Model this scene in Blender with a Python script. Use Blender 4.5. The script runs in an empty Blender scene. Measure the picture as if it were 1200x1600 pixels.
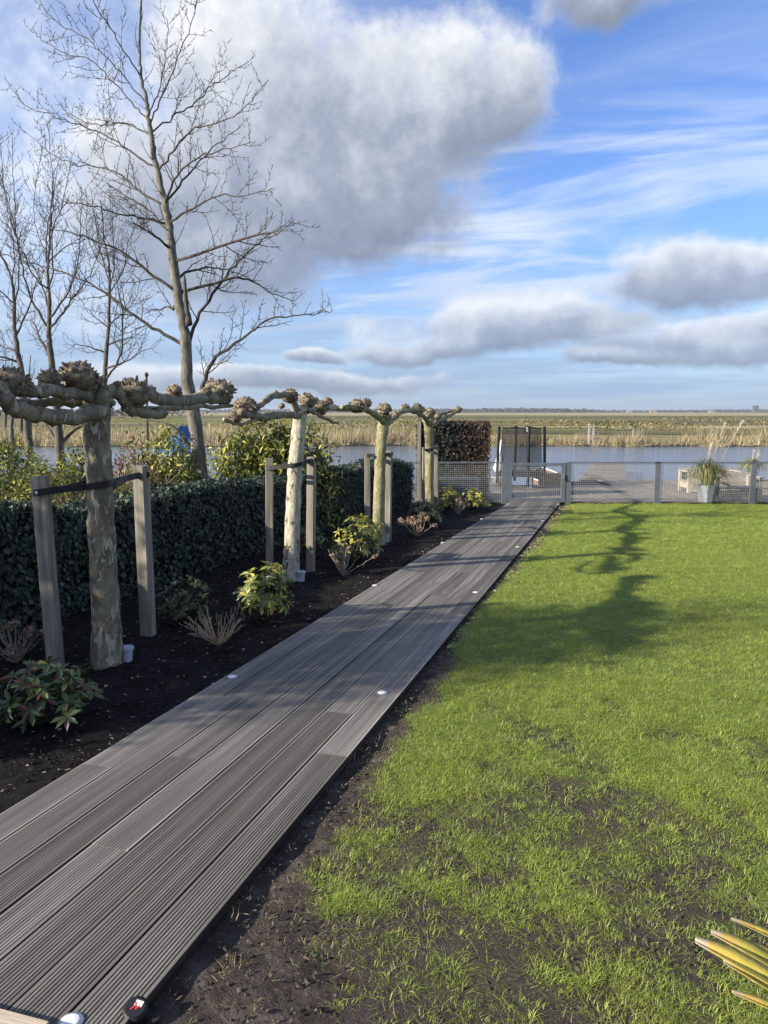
import bpy, math, random
import numpy as np
from mathutils import Vector, Matrix
R = math.radians
rnd = random.Random(7)
nr = np.random.RandomState(11)
SC = bpy.context.scene
COL = SC.collection

# ------------------------------------------------------------------ camera
FPX, PITCH, YAW, S, H = 1202.0, math.atan(157 / 1202), R(16.57), 0.033, 1.55
cd = bpy.data.cameras.new('camera'); cam = bpy.data.objects.new('camera', cd); COL.objects.link(cam)
cd.sensor_fit = 'VERTICAL'; cd.sensor_height = 24.0; cd.lens = 24.0 * FPX / 1600
cd.clip_start = 0.05; cd.clip_end = 20000
cam.location = (0, 0, H); cam.rotation_euler = (math.pi / 2 - PITCH, 0, YAW)
SC.camera = cam

# survey helpers: sight lines of the photograph turned into real points of the place
def ray(u, v):
    x, y = (u - 600) / FPX, (800 - v) / FPX
    fw = math.cos(PITCH) + y * math.sin(PITCH); up = y * math.cos(PITCH) - math.sin(PITCH)
    return np.array([x * math.cos(YAW) - fw * math.sin(YAW), x * math.sin(YAW) + fw * math.cos(YAW), up])
O0 = np.array([0, 0, H])
def G(u, v, off=-0.04):
    d = ray(u, v); return O0 + d * ((off - H) / (d[2] + S * d[1]))
def Zp(u, v, z): d = ray(u, v); return O0 + d * ((z - H) / d[2])
def Dy(u, v, y): d = ray(u, v); return O0 + d * (y / d[1])
def Xp(u, v, x): d = ray(u, v); return O0 + d * (x / d[0])

# ------------------------------------------------------------------ light
SUN_EL = R(23.5)
sdir = np.array([-0.78, -0.625, 0.0]); sdir /= np.linalg.norm(sdir)
sun_vec = Vector((sdir[0] * math.cos(SUN_EL), sdir[1] * math.cos(SUN_EL), math.sin(SUN_EL)))
sl = bpy.data.lights.new('sun', 'SUN'); sun = bpy.data.objects.new('sun', sl); COL.objects.link(sun)
sl.energy = 4.6; sl.angle = R(0.7); sl.color = (1.0, 0.91, 0.77)
sun.rotation_euler = sun_vec.to_track_quat('Z', 'Y').to_euler()
vs = SC.view_settings
vs.view_transform = 'Standard'; vs.look = 'None'; vs.gamma = 1; vs.exposure = 1.15; vs.use_curve_mapping = False

W = bpy.data.worlds.new('World'); SC.world = W; W.use_nodes = True
def build_world():
    nt = W.node_tree; nt.nodes.clear(); N = nt.nodes.new; L = nt.links.new
    out = N('ShaderNodeOutputWorld')
    sky = N('ShaderNodeTexSky'); sky.sky_type = 'NISHITA'; sky.sun_disc = False
    sky.sun_elevation = SUN_EL; sky.sun_rotation = math.atan2(sdir[0], sdir[1])
    sky.air_density = 1.0; sky.dust_density = 0.6; sky.ozone_density = 2.2; sky.altitude = 0
    hs = N('ShaderNodeMix'); hs.data_type = 'RGBA'; hs.blend_type = 'MULTIPLY'; hs.inputs[0].default_value = 1.0; hs.inputs[7].default_value = (0.60, 0.73, 1.05, 1)
    L(sky.outputs[0], hs.inputs[6])
    bg = N('ShaderNodeBackground'); bg.inputs[1].default_value = 0.095; L(hs.outputs[2], bg.inputs[0])
    tc = N('ShaderNodeTexCoord'); sep = N('ShaderNodeSeparateXYZ'); L(tc.outputs['Generated'], sep.inputs[0])
    def M(op, a, b=None, c=None, clamp=False):
        n = N('ShaderNodeMath'); n.operation = op; n.use_clamp = clamp
        for i, q in enumerate((a, b, c)):
            if q is None: continue
            if isinstance(q, (int, float)): n.inputs[i].default_value = q
            else: L(q, n.inputs[i])
        return n.outputs[0]
    def VM(op, a, b=None):
        n = N('ShaderNodeVectorMath'); n.operation = op
        for i, q in enumerate((a, b)):
            if q is None: continue
            if isinstance(q, tuple): n.inputs[i].default_value = q
            else: L(q, n.inputs[i])
        return n
    def sstep(x, a, b):
        n = N('ShaderNodeMapRange'); n.interpolation_type = 'SMOOTHSTEP'
        n.inputs['From Min'].default_value = a; n.inputs['From Max'].default_value = b
        L(x, n.inputs['Value']); return n.outputs['Result']
    def noise(vec, scale, detail, rough=0.55, dist=0.0):
        n = N('ShaderNodeTexNoise'); n.inputs['Scale'].default_value = scale; n.inputs['Detail'].default_value = detail
        n.inputs['Roughness'].default_value = rough; n.inputs['Distortion'].default_value = dist
        L(vec, n.inputs['Vector']); return n
    az = M('MULTIPLY', M('ARCTAN2', sep.outputs[0], sep.outputs[1]), 57.2958)
    el = M('MULTIPLY', M('ARCSINE', sep.outputs[2]), 57.2958)
    # billow of the cloud outlines, three octave groups on the direction itself
    big = noise(tc.outputs['Generated'], 5.0, 7.0, 0.58)
    off = VM('MULTIPLY', VM('SUBTRACT', big.outputs['Color'], (0.5, 0.5, 0.5)).outputs[0], (12.0, 5.0, 0.0))
    cmb = N('ShaderNodeCombineXYZ'); L(az, cmb.inputs[0]); L(el, cmb.inputs[1])
    P = VM('ADD', cmb.outputs[0], off.outputs[0]).outputs[0]
    fine = noise(tc.outputs['Generated'], 11.0, 10.0, 0.64)
    # each cumulus: (azimuth, elevation, half width, half height, weight) in degrees
    def ae(u, v):
        d = ray(u, v); d = d / np.linalg.norm(d)
        return math.degrees(math.atan2(d[0], d[1])), math.degrees(math.asin(d[2]))
    k = 0.0465
    clouds = [(400, 150, 190, 170), (610, 190, 230, 150), (775, 165, 112, 88), (540, 330, 240, 92), (330, 320, 240, 170),
              (960, 5, 140, 40), (1090, 425, 128, 54), (1190, 408, 100, 42), (760, 516, 205, 52), (920, 502, 125, 42), (1150, 530, 195, 38), (990, 556, 100, 18),
              (500, 547, 46, 15), (640, 540, 110, 22), (420, 590, 300, 24), (1190, 500, 70, 26)]
    num = None; den = None; dens = None
    for (u, v, a, b) in clouds:
        A, E = ae(u, v)
        q = VM('MULTIPLY', VM('SUBTRACT', P, (A, E, 0)).outputs[0], (1 / (a * k), 1 / (b * k), 0)).outputs[0]
        ln = VM('LENGTH', q).outputs['Value']
        m = M('SUBTRACT', 1.0, ln)
        w = M('POWER', M('MAXIMUM', M('ADD', m, 0.35), 0.0001), 2.0)
        dt = VM('DOT_PRODUCT', q, (-0.10, 1.0, 0)).outputs['Value']
        dens = m if dens is None else M('SMOOTH_MAX', dens, m, 0.15)
        ws = M('MULTIPLY', w, dt)
        num = ws if num is None else M('ADD', num, ws); den = w if den is None else M('ADD', den, w)
    shade = M('DIVIDE', num, den)
    # the rest of the sky carries the same kind of broken cumulus
    gen = noise(VM('MULTIPLY', tc.outputs['Generated'], (1.0, 1.0, 2.2)).outputs[0], 2.6, 6.0, 0.56)
    outv = M('SUBTRACT', 1.0, sstep(VM('DOT_PRODUCT', tc.outputs['Generated'], (-math.sin(YAW), math.cos(YAW), 0.2)).outputs['Value'], 0.55, 0.82))
    gmask = M('MULTIPLY', sstep(gen.outputs[0], 0.5, 0.62), outv)
    nf = M('MULTIPLY', M('SUBTRACT', fine.outputs[0], 0.5), 1.15)
    d2 = M('ADD', dens, nf)
    alpha = M('MULTIPLY', sstep(d2, -0.12, 0.40), M('ADD', 0.80, M('MULTIPLY', sstep(el, 6.0, 15.0), 0.20)))
    alpha = M('MAXIMUM', alpha, M('MULTIPLY', gmask, 0.9))
    tone = M('ADD', M('MULTIPLY', shade, 0.58), M('ADD', 0.50, M('MULTIPLY', M('SUBTRACT', fine.outputs[0], 0.5), 1.25)))
    # thin rims let light through
    tone = M('ADD', tone, M('MULTIPLY', M('SUBTRACT', 1.0, sstep(d2, 0.0, 0.40)), 0.26))
    cr = N('ShaderNodeValToRGB'); L(tone, cr.inputs[0])
    e = cr.color_ramp.elements
    e[0].position = 0.05; e[0].color = (0.105, 0.125, 0.17, 1); e[1].position = 0.98; e[1].color = (0.43, 0.44, 0.455, 1)
    m_ = e.new(0.42); m_.color = (0.17, 0.195, 0.25, 1); m2 = e.new(0.70); m2.color = (0.295, 0.315, 0.36, 1)
    cbg = N('ShaderNodeBackground'); L(cr.outputs[0], cbg.inputs[0]); cbg.inputs[1].default_value = 1.0
    # high thin cirrus veils, streaked on a flat layer
    pz = M('ADD', M('MAXIMUM', sep.outputs[2], 0.0), 0.12)
    cv = N('ShaderNodeCombineXYZ'); L(M('DIVIDE', sep.outputs[0], pz), cv.inputs[0]); L(M('DIVIDE', sep.outputs[1], pz), cv.inputs[1])
    mp = N('ShaderNodeMapping'); L(cv.outputs[0], mp.inputs['Vector']); mp.inputs['Rotation'].default_value = (0, 0, R(38)); mp.inputs['Scale'].default_value = (0.55, 1.5, 1)
    ci = noise(mp.outputs[0], 1.5, 7.0, 0.6, 0.6)
    cw = noise(tc.outputs['Generated'], 2.3, 3.0)
    cir = M('MULTIPLY', sstep(ci.outputs[0], 0.37, 0.62), sstep(cw.outputs[0], 0.24, 0.48))
    band = M('MULTIPLY', sstep(el, 1.0, 8.0), M('SUBTRACT', 1.0, M('MULTIPLY', sstep(el, 12.0, 24.0), 0.72)))
    A_, E_ = ae(90, 330)
    vq = VM('LENGTH', VM('MULTIPLY', VM('SUBTRACT', P, (A_, E_, 0)).outputs[0], (1 / 21.0, 1 / 17.0, 0)).outputs[0]).outputs['Value']
    veil = M('MULTIPLY', M('SUBTRACT', 1.0, sstep(vq, 0.35, 1.1)), M('ADD', 0.42, M('MULTIPLY', sstep(fine.outputs[0], 0.38, 0.62), 0.5)))
    cir = M('MAXIMUM', M('MULTIPLY', M('MULTIPLY', cir, band), 0.9), veil)
    cib = N('ShaderNodeBackground'); cib.inputs[0].default_value = (0.37, 0.41, 0.47, 1); cib.inputs[1].default_value = 1.0
    m1 = N('ShaderNodeMixShader'); L(cir, m1.inputs[0]); L(bg.outputs[0], m1.inputs[1]); L(cib.outputs[0], m1.inputs[2])
    # low flat stratus and haze near the horizon
    st = noise(VM('MULTIPLY', tc.outputs['Generated'], (1.6, 1.6, 22.0)).outputs[0], 2.2, 5.0)
    low = M('MULTIPLY', M('SUBTRACT', 1.0, sstep(el, 1.5, 14.0)), M('ADD', 0.40, M('MULTIPLY', sstep(st.outputs[0], 0.36, 0.62), 0.5)))
    lob = N('ShaderNodeBackground'); lob.inputs[0].default_value = (0.165, 0.23, 0.335, 1); lob.inputs[1].default_value = 1.0
    m3 = N('ShaderNodeMixShader'); L(low, m3.inputs[0]); L(m1.outputs[0], m3.inputs[1]); L(lob.outputs[0], m3.inputs[2])
    m4 = N('ShaderNodeMixShader'); L(alpha, m4.inputs[0]); L(m3.outputs[0], m4.inputs[1]); L(cbg.outputs[0], m4.inputs[2])
    L(m4.outputs[0], out.inputs[0])
build_world()

# ------------------------------------------------------------------ helpers
def tag(o, label=None, cat=None, group=None, kind=None):
    if label: o['label'] = label
    if cat: o['category'] = cat
    if group: o['group'] = group
    if kind: o['kind'] = kind
    return o
def origin(p):
    v = Vector((0, 0, 0))
    while p is not None: v += p.location; p = p.parent
    return v
def thing(name, label, cat, loc, group=None):
    o = bpy.data.objects.new(name, None); o.empty_display_size = 0.1; COL.objects.link(o); o.location = tuple(float(q) for q in loc)
    return tag(o, label, cat, group)
def link_mesh(name, me, mat, parent=None):
    o = bpy.data.objects.new(name, me); COL.objects.link(o)
    if mat and not me.materials: me.materials.append(mat)
    if parent: o.parent = parent
    return o
def build(name, V, F, mat, parent=None, smooth=False, kind=None, at=None):
    """V in world coordinates; the mesh is stored relative to its parent's base (or to `at`)"""
    V = np.asarray(V, dtype=np.float64).reshape(-1, 3)
    o_ = np.array(origin(parent)) if parent else (np.array(at) if at is not None else np.zeros(3))
    me = bpy.data.meshes.new(name); me.from_pydata((V - o_).tolist(), [], F if isinstance(F, list) else F.tolist()); me.update()
    if smooth: me.polygons.foreach_set('use_smooth', [True] * len(me.polygons))
    o = link_mesh(name, me, mat, parent)
    if at is not None and not parent: o.location = tuple(float(q) for q in at)
    if kind: o['kind'] = kind
    return o
class MB:
    def __init__(s): s.v = []; s.f = []
    def add(s, V, F):
        b = len(s.v); s.v.extend([tuple(q) for q in V]); s.f.extend([tuple(i + b for i in f) for f in F]); return s
    def box(s, c, size, ax=(1, 0, 0), ay=None, az=None, taper=1.0):
        ax = np.array(ax, float); ax /= np.linalg.norm(ax)
        if az is None: az = np.array([0, 0, 1.0])
        az = np.array(az, float); az /= np.linalg.norm(az)
        ay = np.cross(az, ax); ay /= np.linalg.norm(ay); az = np.cross(ax, ay); c = np.array(c, float); h = np.array(size) / 2
        V = []
        for z in (-1, 1):
            t = taper if z > 0 else 1
            for x, y in ((-1, -1), (1, -1), (1, 1), (-1, 1)): V.append(c + ax * h[0] * x * t + ay * h[1] * y * t + az * h[2] * z)
        return s.add(V, [(3, 2, 1, 0), (4, 5, 6, 7), (0, 1, 5, 4), (1, 2, 6, 5), (2, 3, 7, 6), (3, 0, 4, 7)])
    def tube(s, pts, rad, n=6, cap=True, wob=0.0):
        pts = np.asarray(pts, float); m = len(pts)
        rad = np.full(m, rad) if np.isscalar(rad) else np.asarray(rad, float)
        T = np.gradient(pts, axis=0); T /= (np.linalg.norm(T, axis=1)[:, None] + 1e-9)
        a = np.array([0, 0, 1.0]) if abs(T[0][2]) < 0.9 else np.array([1.0, 0, 0])
        u = np.cross(T[0], a); u /= np.linalg.norm(u); V = []
        ang = np.arange(n) * 2 * math.pi / n; cs, sn = np.cos(ang)[:, None], np.sin(ang)[:, None]
        for i in range(m):
            u = u - T[i] * np.dot(u, T[i]); u /= np.linalg.norm(u) + 1e-9; w = np.cross(T[i], u)
            rr = rad[i] * (1 + wob * nr.uniform(-1, 1, (n, 1))) if wob else rad[i]
            V.append(pts[i] + (cs * u + sn * w) * rr)
        V = np.concatenate(V); F = []
        for i in range(m - 1):
            for j in range(n):
                k = (j + 1) % n; F.append((i * n + j, i * n + k, (i + 1) * n + k, (i + 1) * n + j))
        if cap: F.append(tuple(range(n - 1, -1, -1))); F.append(tuple((m - 1) * n + j for j in range(n)))
        return s.add(V, F)
    def lathe(s, c, prof, n=16):
        c = np.array(c, float); V = []
        for r, z in prof:
            for j in range(n):
                a = 2 * math.pi * j / n; V.append(c + np.array([r * math.cos(a), r * math.sin(a), z]))
        F = []
        for i in range(len(prof) - 1):
            for j in range(n):
                k = (j + 1) % n; F.append((i * n + j, i * n + k, (i + 1) * n + k, (i + 1) * n + j))
        F.append(tuple(range(n - 1, -1, -1))); F.append(tuple((len(prof) - 1) * n + j for j in range(n)))
        return s.add(V, F)
    def build(s, name, mat, parent=None, smooth=False, kind=None, at=None): return build(name, s.v, s.f, mat, parent, smooth, kind, at)
def smooth_line(pts, n=None, jit=0.0):
    """Catmull-Rom through the survey points"""
    P = [np.array(p, float) for p in pts]; P = [2 * P[0] - P[1]] + P + [2 * P[-1] - P[-2]]; o = []
    n = n or 4
    for i in range(1, len(P) - 2):
        for k in range(n):
            t = k / n; a, b, c, d = P[i - 1], P[i], P[i + 1], P[i + 2]
            o.append(0.5 * ((2 * b) + (c - a) * t + (2 * a - 5 * b + 4 * c - d) * t * t + (3 * b - a - 3 * c + d) * t ** 3))
    o.append(P[-2]); o = np.array(o)
    if jit: o[1:-1] += nr.normal(0, jit, o[1:-1].shape)
    return o
def many(TV, TF, pos, Rm, sc):
    """n copies of one small template as a single mesh's arrays"""
    TV = np.asarray(TV, float); n, k = len(pos), len(TV)
    sc = np.asarray(sc, float); sc = np.repeat(sc[:, None], 3, 1) if sc.ndim == 1 else sc
    V = np.einsum('nij,nkj->nki', Rm, TV[None] * sc[:, None, :]) + np.asarray(pos)[:, None, :]
    F = []
    for f in TF:
        F.append(np.arange(n)[:, None] * k + np.array(f)[None])
    out = []
    for a in F: out.extend(map(tuple, a.tolist()))
    return V.reshape(-1, 3), out
def frames(fwd, up):
    """rotation matrices with columns: side, fwd, normal"""
    f = fwd / (np.linalg.norm(fwd, axis=1)[:, None] + 1e-9)
    s_ = np.cross(f, up); s_ /= (np.linalg.norm(s_, axis=1)[:, None] + 1e-9); nn = np.cross(s_, f)
    return np.stack([s_, f, nn], axis=2)
# leaf templates (fwd = +y, normal = +z)
LEAF_V = [(0, 0, 0), (-.14, .28, .03), (.14, .28, .03), (0, .30, -.02), (-.16, .62, .02), (.16, .62, .02), (0, .64, -.05), (0, 1, -.13)]
LEAF_F = [(0, 3, 1), (0, 2, 3), (1, 3, 6, 4), (3, 2, 5, 6), (4, 6, 7), (6, 5, 7)]
IVY_V = [(0, 0, 0), (-.42, -.05, .04), (-.34, .3, .03), (-.52, .5, -.04), (-.22, .56, .03), (0, 1, -.1), (.22, .56, .03), (.52, .5, -.04), (.34, .3, .03), (.42, -.05, .04), (0, .45, -.06)]
IVY_F = [(0, 10, 2, 1), (2, 10, 4, 3), (4, 10, 6, 5), (6, 10, 8, 7), (8, 10, 0, 9)]
BLADE_V = [(-.5, 0, 0), (.5, 0, 0), (-.36, .5, 0), (.36, .5, 0), (0, 1, 0)]
BLADE_F = [(0, 1, 3, 2), (2, 3, 4)]

_NT = {}
def vnoise(x, y, seed=0):
    """smooth value noise on the ground plane, 0..1"""
    T = _NT.setdefault(seed, None)
    if T is None: T = _NT[seed] = np.random.RandomState(seed).rand(64, 64)
    xi, yi = np.floor(x).astype(int), np.floor(y).astype(int); fx, fy = x - xi, y - yi
    fx, fy = fx * fx * (3 - 2 * fx), fy * fy * (3 - 2 * fy)
    g = lambda a, b: T[a % 64, b % 64]
    return (g(xi, yi) * (1 - fx) + g(xi + 1, yi) * fx) * (1 - fy) + (g(xi, yi + 1) * (1 - fx) + g(xi + 1, yi + 1) * fx) * fy
def fbm(x, y, seed=0, o=4):
    t = 0; a = 0.5; n = 0
    for k in range(o): t = t + a * vnoise(x * 2 ** k, y * 2 ** k, seed + k); n += a; a *= 0.55
    return t / n

# ------------------------------------------------------------------ materials
def mat(name, ramp, scale=(8, 8, 8), detail=5, rough=0.8, bump=0.0, bscale=None, rand=0.0, island=False, transl=0.0, spec=0.3, metal=0.0, dist=0.0, coords='Object', alpha=None, mixn=None, bdist=0.01):
    m = bpy.data.materials.new(name); m.use_nodes = True; nt = m.node_tree; N = nt.nodes.new; L = nt.links.new
    b = nt.nodes['Principled BSDF']; out = nt.nodes['Material Output']
    b.inputs['Roughness'].default_value = rough; b.inputs['Specular IOR Level'].default_value = spec; b.inputs['Metallic'].default_value = metal
    tc = N('ShaderNodeTexCoord'); mp = N('ShaderNodeMapping'); mp.inputs['Scale'].default_value = scale; L(tc.outputs[coords], mp.inputs[0])
    oi = N('ShaderNodeObjectInfo')
    if rand:
        sh = N('ShaderNodeVectorMath'); sh.operation = 'SCALE'; sh.inputs[0].default_value = (13, 29, 7); L(oi.outputs['Random'], sh.inputs['Scale']); L(sh.outputs[0], mp.inputs['Location'])
    nz = N('ShaderNodeTexNoise'); nz.inputs['Scale'].default_value = 1; nz.inputs['Detail'].default_value = detail; nz.inputs['Distortion'].default_value = dist; nz.inputs['Roughness'].default_value = 0.6
    L(mp.outputs[0], nz.inputs['Vector'])
    fac = nz.outputs[0]
    if island or (rand and rand < 0):
        ge = N('ShaderNodeNewGeometry'); mx = N('ShaderNodeMath'); mx.operation = 'MULTIPLY_ADD'; mx.inputs[1].default_value = 0.62
        ad = N('ShaderNodeMath'); ad.operation = 'MULTIPLY_ADD'; ad.inputs[1].default_value = 0.7; ad.inputs[2].default_value = -0.16
        src = ge.outputs['Random Per Island'] if island else oi.outputs['Random']
        L(nz.outputs[0], ad.inputs[0]); L(src, mx.inputs[0]); L(ad.outputs[0], mx.inputs[2]); fac = mx.outputs[0]
    cr = N('ShaderNodeValToRGB'); L(fac, cr.inputs[0]); el = cr.color_ramp.elements
    ramp = sorted(ramp); el[0].position, el[0].color = ramp[0][0], (*ramp[0][1], 1); el[1].position, el[1].color = ramp[-1][0], (*ramp[-1][1], 1)
    for p_, c_ in ramp[1:-1]: q = el.new(p_); q.color = (*c_, 1)
    colr = cr.outputs[0]
    if rand > 0:
        hv = N('ShaderNodeHueSaturation'); ma = N('ShaderNodeMath'); ma.operation = 'MULTIPLY_ADD'; ma.inputs[1].default_value = rand * 2; ma.inputs[2].default_value = 1 - rand
        L(oi.outputs['Random'], ma.inputs[0]); L(ma.outputs[0], hv.inputs['Value']); L(colr, hv.inputs['Color']); colr = hv.outputs[0]
    L(colr, b.inputs['Base Color'])
    if bump:
        bz = N('ShaderNodeTexNoise'); bz.inputs['Scale'].default_value = 1; bz.inputs['Detail'].default_value = 6; bz.inputs['Roughness'].default_value = 0.65
        mp2 = N('ShaderNodeMapping'); mp2.inputs['Scale'].default_value = bscale or tuple(q * 3 for q in scale); L(tc.outputs[coords], mp2.inputs[0]); L(mp2.outputs[0], bz.inputs['Vector'])
        bp = N('ShaderNodeBump'); bp.inputs['Strength'].default_value = bump; bp.inputs['Distance'].default_value = bdist; L(bz.outputs[0], bp.inputs['Height']); L(bp.outputs[0], b.inputs['Normal'])
    if transl:
        tr = N('ShaderNodeBsdfTranslucent'); L(colr, tr.inputs[0]); mxs = N('ShaderNodeMixShader'); mxs.inputs[0].default_value = transl
        L(b.outputs[0], mxs.inputs[1]); L(tr.outputs[0], mxs.inputs[2]); L(mxs.outputs[0], out.inputs[0])
    if alpha is not None: b.inputs['Alpha'].default_value = alpha
    return m
def plain(name, c, rough=0.6, **k):
    return mat(name, [(0.3, tuple(q * 0.82 for q in c)), (0.7, tuple(min(1, q * 1.12) for q in c))], scale=(9, 9, 9), rough=rough, **k)
def bark_mat(name, dark, mid, pale, p_pale=0.56, fine=1.1, bmp=0.7, f1=(0.42, 0.56), bs=(10, 10, 6)):
    """plane-tree bark: flakes of pale under-bark between olive and brown plates"""
    m = bpy.data.materials.new(name); m.use_nodes = True; nt = m.node_tree; N = nt.nodes.new; L = nt.links.new; b = nt.nodes['Principled BSDF']
    b.inputs['Roughness'].default_value = 0.85; b.inputs['Specular IOR Level'].default_value = 0.2
    tc = N('ShaderNodeTexCoord'); oi = N('ShaderNodeObjectInfo')
    def nz(scale, detail, dist=0.0):
        mp = N('ShaderNodeMapping'); mp.inputs['Scale'].default_value = scale; L(tc.outputs['Object'], mp.inputs[0])
        n = N('ShaderNodeTexNoise'); n.inputs['Scale'].default_value = 1; n.inputs['Detail'].default_value = detail; n.inputs['Distortion'].default_value = dist; L(mp.outputs[0], n.inputs['Vector']); return n.outputs[0]
    big = nz(bs, 4, 0.8); pat = nz((20, 20, 7), 3.5, 1.0); fin = nz((70, 70, 50), 6)
    def ramp(f, st):
        r = N('ShaderNodeValToRGB'); L(f, r.inputs[0]); e = r.color_ramp.elements
        e[0].position, e[0].color = st[0][0], (*st[0][1], 1); e[1].position, e[1].color = st[1][0], (*st[1][1], 1); return r.outputs[0]
    f1 = ramp(big, [(f1[0], (0, 0, 0)), (f1[1], (1, 1, 1))]); f2 = ramp(pat, [(p_pale, (0, 0, 0)), (p_pale + 0.025, (1, 1, 1))])
    def mix(f, a, c):
        x = N('ShaderNodeMix'); x.data_type = 'RGBA'
        if isinstance(f, float): x.inputs[0].default_value = f
        else: L(f, x.inputs[0])
        for i, q in ((6, a), (7, c)):
            if isinstance(q, tuple): x.inputs[i].default_value = (*q, 1)
            else: L(q, x.inputs[i])
        return x.outputs[2]
    c = mix(f2, mix(f1, dark, mid), pale)
    hv = N('ShaderNodeHueSaturation'); ma = N('ShaderNodeMath'); ma.operation = 'MULTIPLY_ADD'; ma.inputs[1].default_value = fine; ma.inputs[2].default_value = 1 - fine / 2
    L(fin, ma.inputs[0]); L(ma.outputs[0], hv.inputs['Value']); L(c, hv.inputs['Color']); L(hv.outputs[0], b.inputs['Base Color'])
    sm = N('ShaderNodeMath'); sm.operation = 'MULTIPLY_ADD'; L(f2, sm.inputs[0]); sm.inputs[1].default_value = -0.5; L(fin, sm.inputs[2])
    bp = N('ShaderNodeBump'); bp.inputs['Strength'].default_value = bmp; bp.inputs['Distance'].default_value = 0.012; L(sm.outputs[0], bp.inputs['Height']); L(bp.outputs[0], b.inputs['Normal'])
    return m
M = {}
M['soil'] = mat('bed_soil', [(0.3, (0.004, 0.0035, 0.0035)), (0.62, (0.014, 0.012, 0.011)), (0.8, (0.034, 0.029, 0.026))], (18, 18, 18), 9, 0.95, 1.0, (60, 60, 60), spec=0.15, bdist=0.02)
M['earth'] = mat('lawn_soil', [(0.3, (0.024, 0.019, 0.016)), (0.55, (0.065, 0.053, 0.044)), (0.78, (0.15, 0.125, 0.105))], (9, 9, 9), 10, 0.95, 1.0, (45, 45, 45), spec=0.15, bdist=0.02)
M['crumb'] = mat('soil_crumb', [(0.3, (0.03, 0.024, 0.02)), (0.75, (0.12, 0.10, 0.085))], (9, 9, 9), 3, 0.95, spec=0.1, rand=0.5)
M['blackcrumb'] = mat('mulch_crumb', [(0.3, (0.007, 0.006, 0.005)), (0.75, (0.03, 0.025, 0.021))], (9, 9, 9), 3, 0.95, spec=0.1, rand=0.5)
M['chip'] = mat('pale_chip', [(0.2, (0.16, 0.12, 0.08)), (0.9, (0.5, 0.44, 0.36))], (5, 5, 5), 2, 0.9, rand=0.5)
M['litter'] = mat('leaf_litter', [(0.2, (0.06, 0.045, 0.03)), (0.9, (0.26, 0.19, 0.12))], (5, 5, 5), 2, 0.9, rand=0.5)
M['grass'] = mat('grass_blade', [(0.12, (0.085, 0.155, 0.016)), (0.5, (0.19, 0.29, 0.031)), (0.85, (0.39, 0.43, 0.10))], (60, 60, 60), 2, 0.5, rand=0.22, island=True, transl=0.35, spec=0.4)
def by_place(m, amt=0.42, sc=0.8, yellow=(0.36, 0.37, 0.055)):
    nt = m.node_tree; N = nt.nodes.new; L = nt.links.new; hv = [n for n in nt.nodes if n.type == 'HUE_SAT'][0]; oi = [n for n in nt.nodes if n.type == 'OBJECT_INFO'][0]
    nz = N('ShaderNodeTexNoise'); nz.inputs['Scale'].default_value = sc; nz.inputs['Detail'].default_value = 4; L(oi.outputs['Location'], nz.inputs['Vector']); mr = N('ShaderNodeMapRange'); mr.inputs[1].default_value = 0.42; mr.inputs[2].default_value = 0.72; mr.inputs[3].default_value = 0; mr.inputs[4].default_value = amt; L(nz.outputs[0], mr.inputs[0])
    mx = N('ShaderNodeMix'); mx.data_type = 'RGBA'; L(mr.outputs[0], mx.inputs[0]); mx.inputs[7].default_value = (*yellow, 1)
    outs = [l.to_socket for l in hv.outputs[0].links]; L(hv.outputs[0], mx.inputs[6])
    for o_ in outs: L(mx.outputs[2], o_)
by_place(M['grass'])
M['straw'] = mat('dry_blade', [(0.2, (0.17, 0.14, 0.065)), (0.8, (0.40, 0.36, 0.18))], (60, 60, 60), 2, 0.7, rand=0.2, island=True, transl=0.2)
M['plank'] = mat('grooved_hardwood', [(0.22, (0.088, 0.079, 0.067)), (0.5, (0.195, 0.18, 0.156)), (0.78, (0.36, 0.335, 0.295))], (22, 1.6, 22), 9, 0.85, 0.7, (140, 7, 140), rand=0.24, spec=0.2, bdist=0.003)
M['plankside'] = mat('board_edge_dark', [(0.3, (0.028, 0.022, 0.018)), (0.7, (0.075, 0.06, 0.048))], (12, 2, 12), 6, 0.95, spec=0.05)  # board sides coloured darker than the tops, so the gaps look dark
M['deckgrey'] = mat('deck_timber', [(0.3, (0.115, 0.10, 0.083)), (0.7, (0.24, 0.215, 0.18))], (14, 2, 14), 6, 0.9, 0.3, rand=0.18)
M['newwood'] = mat('pale_decking', [(0.3, (0.36, 0.29, 0.2)), (0.7, (0.55, 0.47, 0.35))], (3, 40, 40), 6, 0.7, 0.4, rand=0.1)
M['stake'] = mat('weathered_stake', [(0.25, (0.085, 0.078, 0.063)), (0.5, (0.19, 0.175, 0.14)), (0.78, (0.34, 0.315, 0.26))], (34, 34, 1.8), 7, 0.85, 0.7, (110, 110, 5), rand=0.15, bdist=0.004)
M['barkA'] = bark_mat('plane_bark_olive', (0.125, 0.108, 0.075), (0.215, 0.195, 0.13), (0.38, 0.355, 0.26), 0.565)
M['barkB'] = bark_mat('plane_bark_white', (0.12, 0.09, 0.065), (0.33, 0.305, 0.225), (0.44, 0.415, 0.32), 0.52, 0.7, 0.5, (0.40, 0.42), (6, 6, 4))
M['barkC'] = bark_mat('plane_bark_green', (0.17, 0.155, 0.08), (0.25, 0.235, 0.13), (0.35, 0.33, 0.22), 0.585)
M['knuckle'] = mat('knuckle_bark', [(0.3, (0.07, 0.052, 0.036)), (0.5, (0.22, 0.18, 0.12)), (0.7, (0.44, 0.39, 0.27))], (22, 22, 22), 6, 0.9, 1.0, (60, 60, 60), rand=0.15, bdist=0.02)
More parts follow.
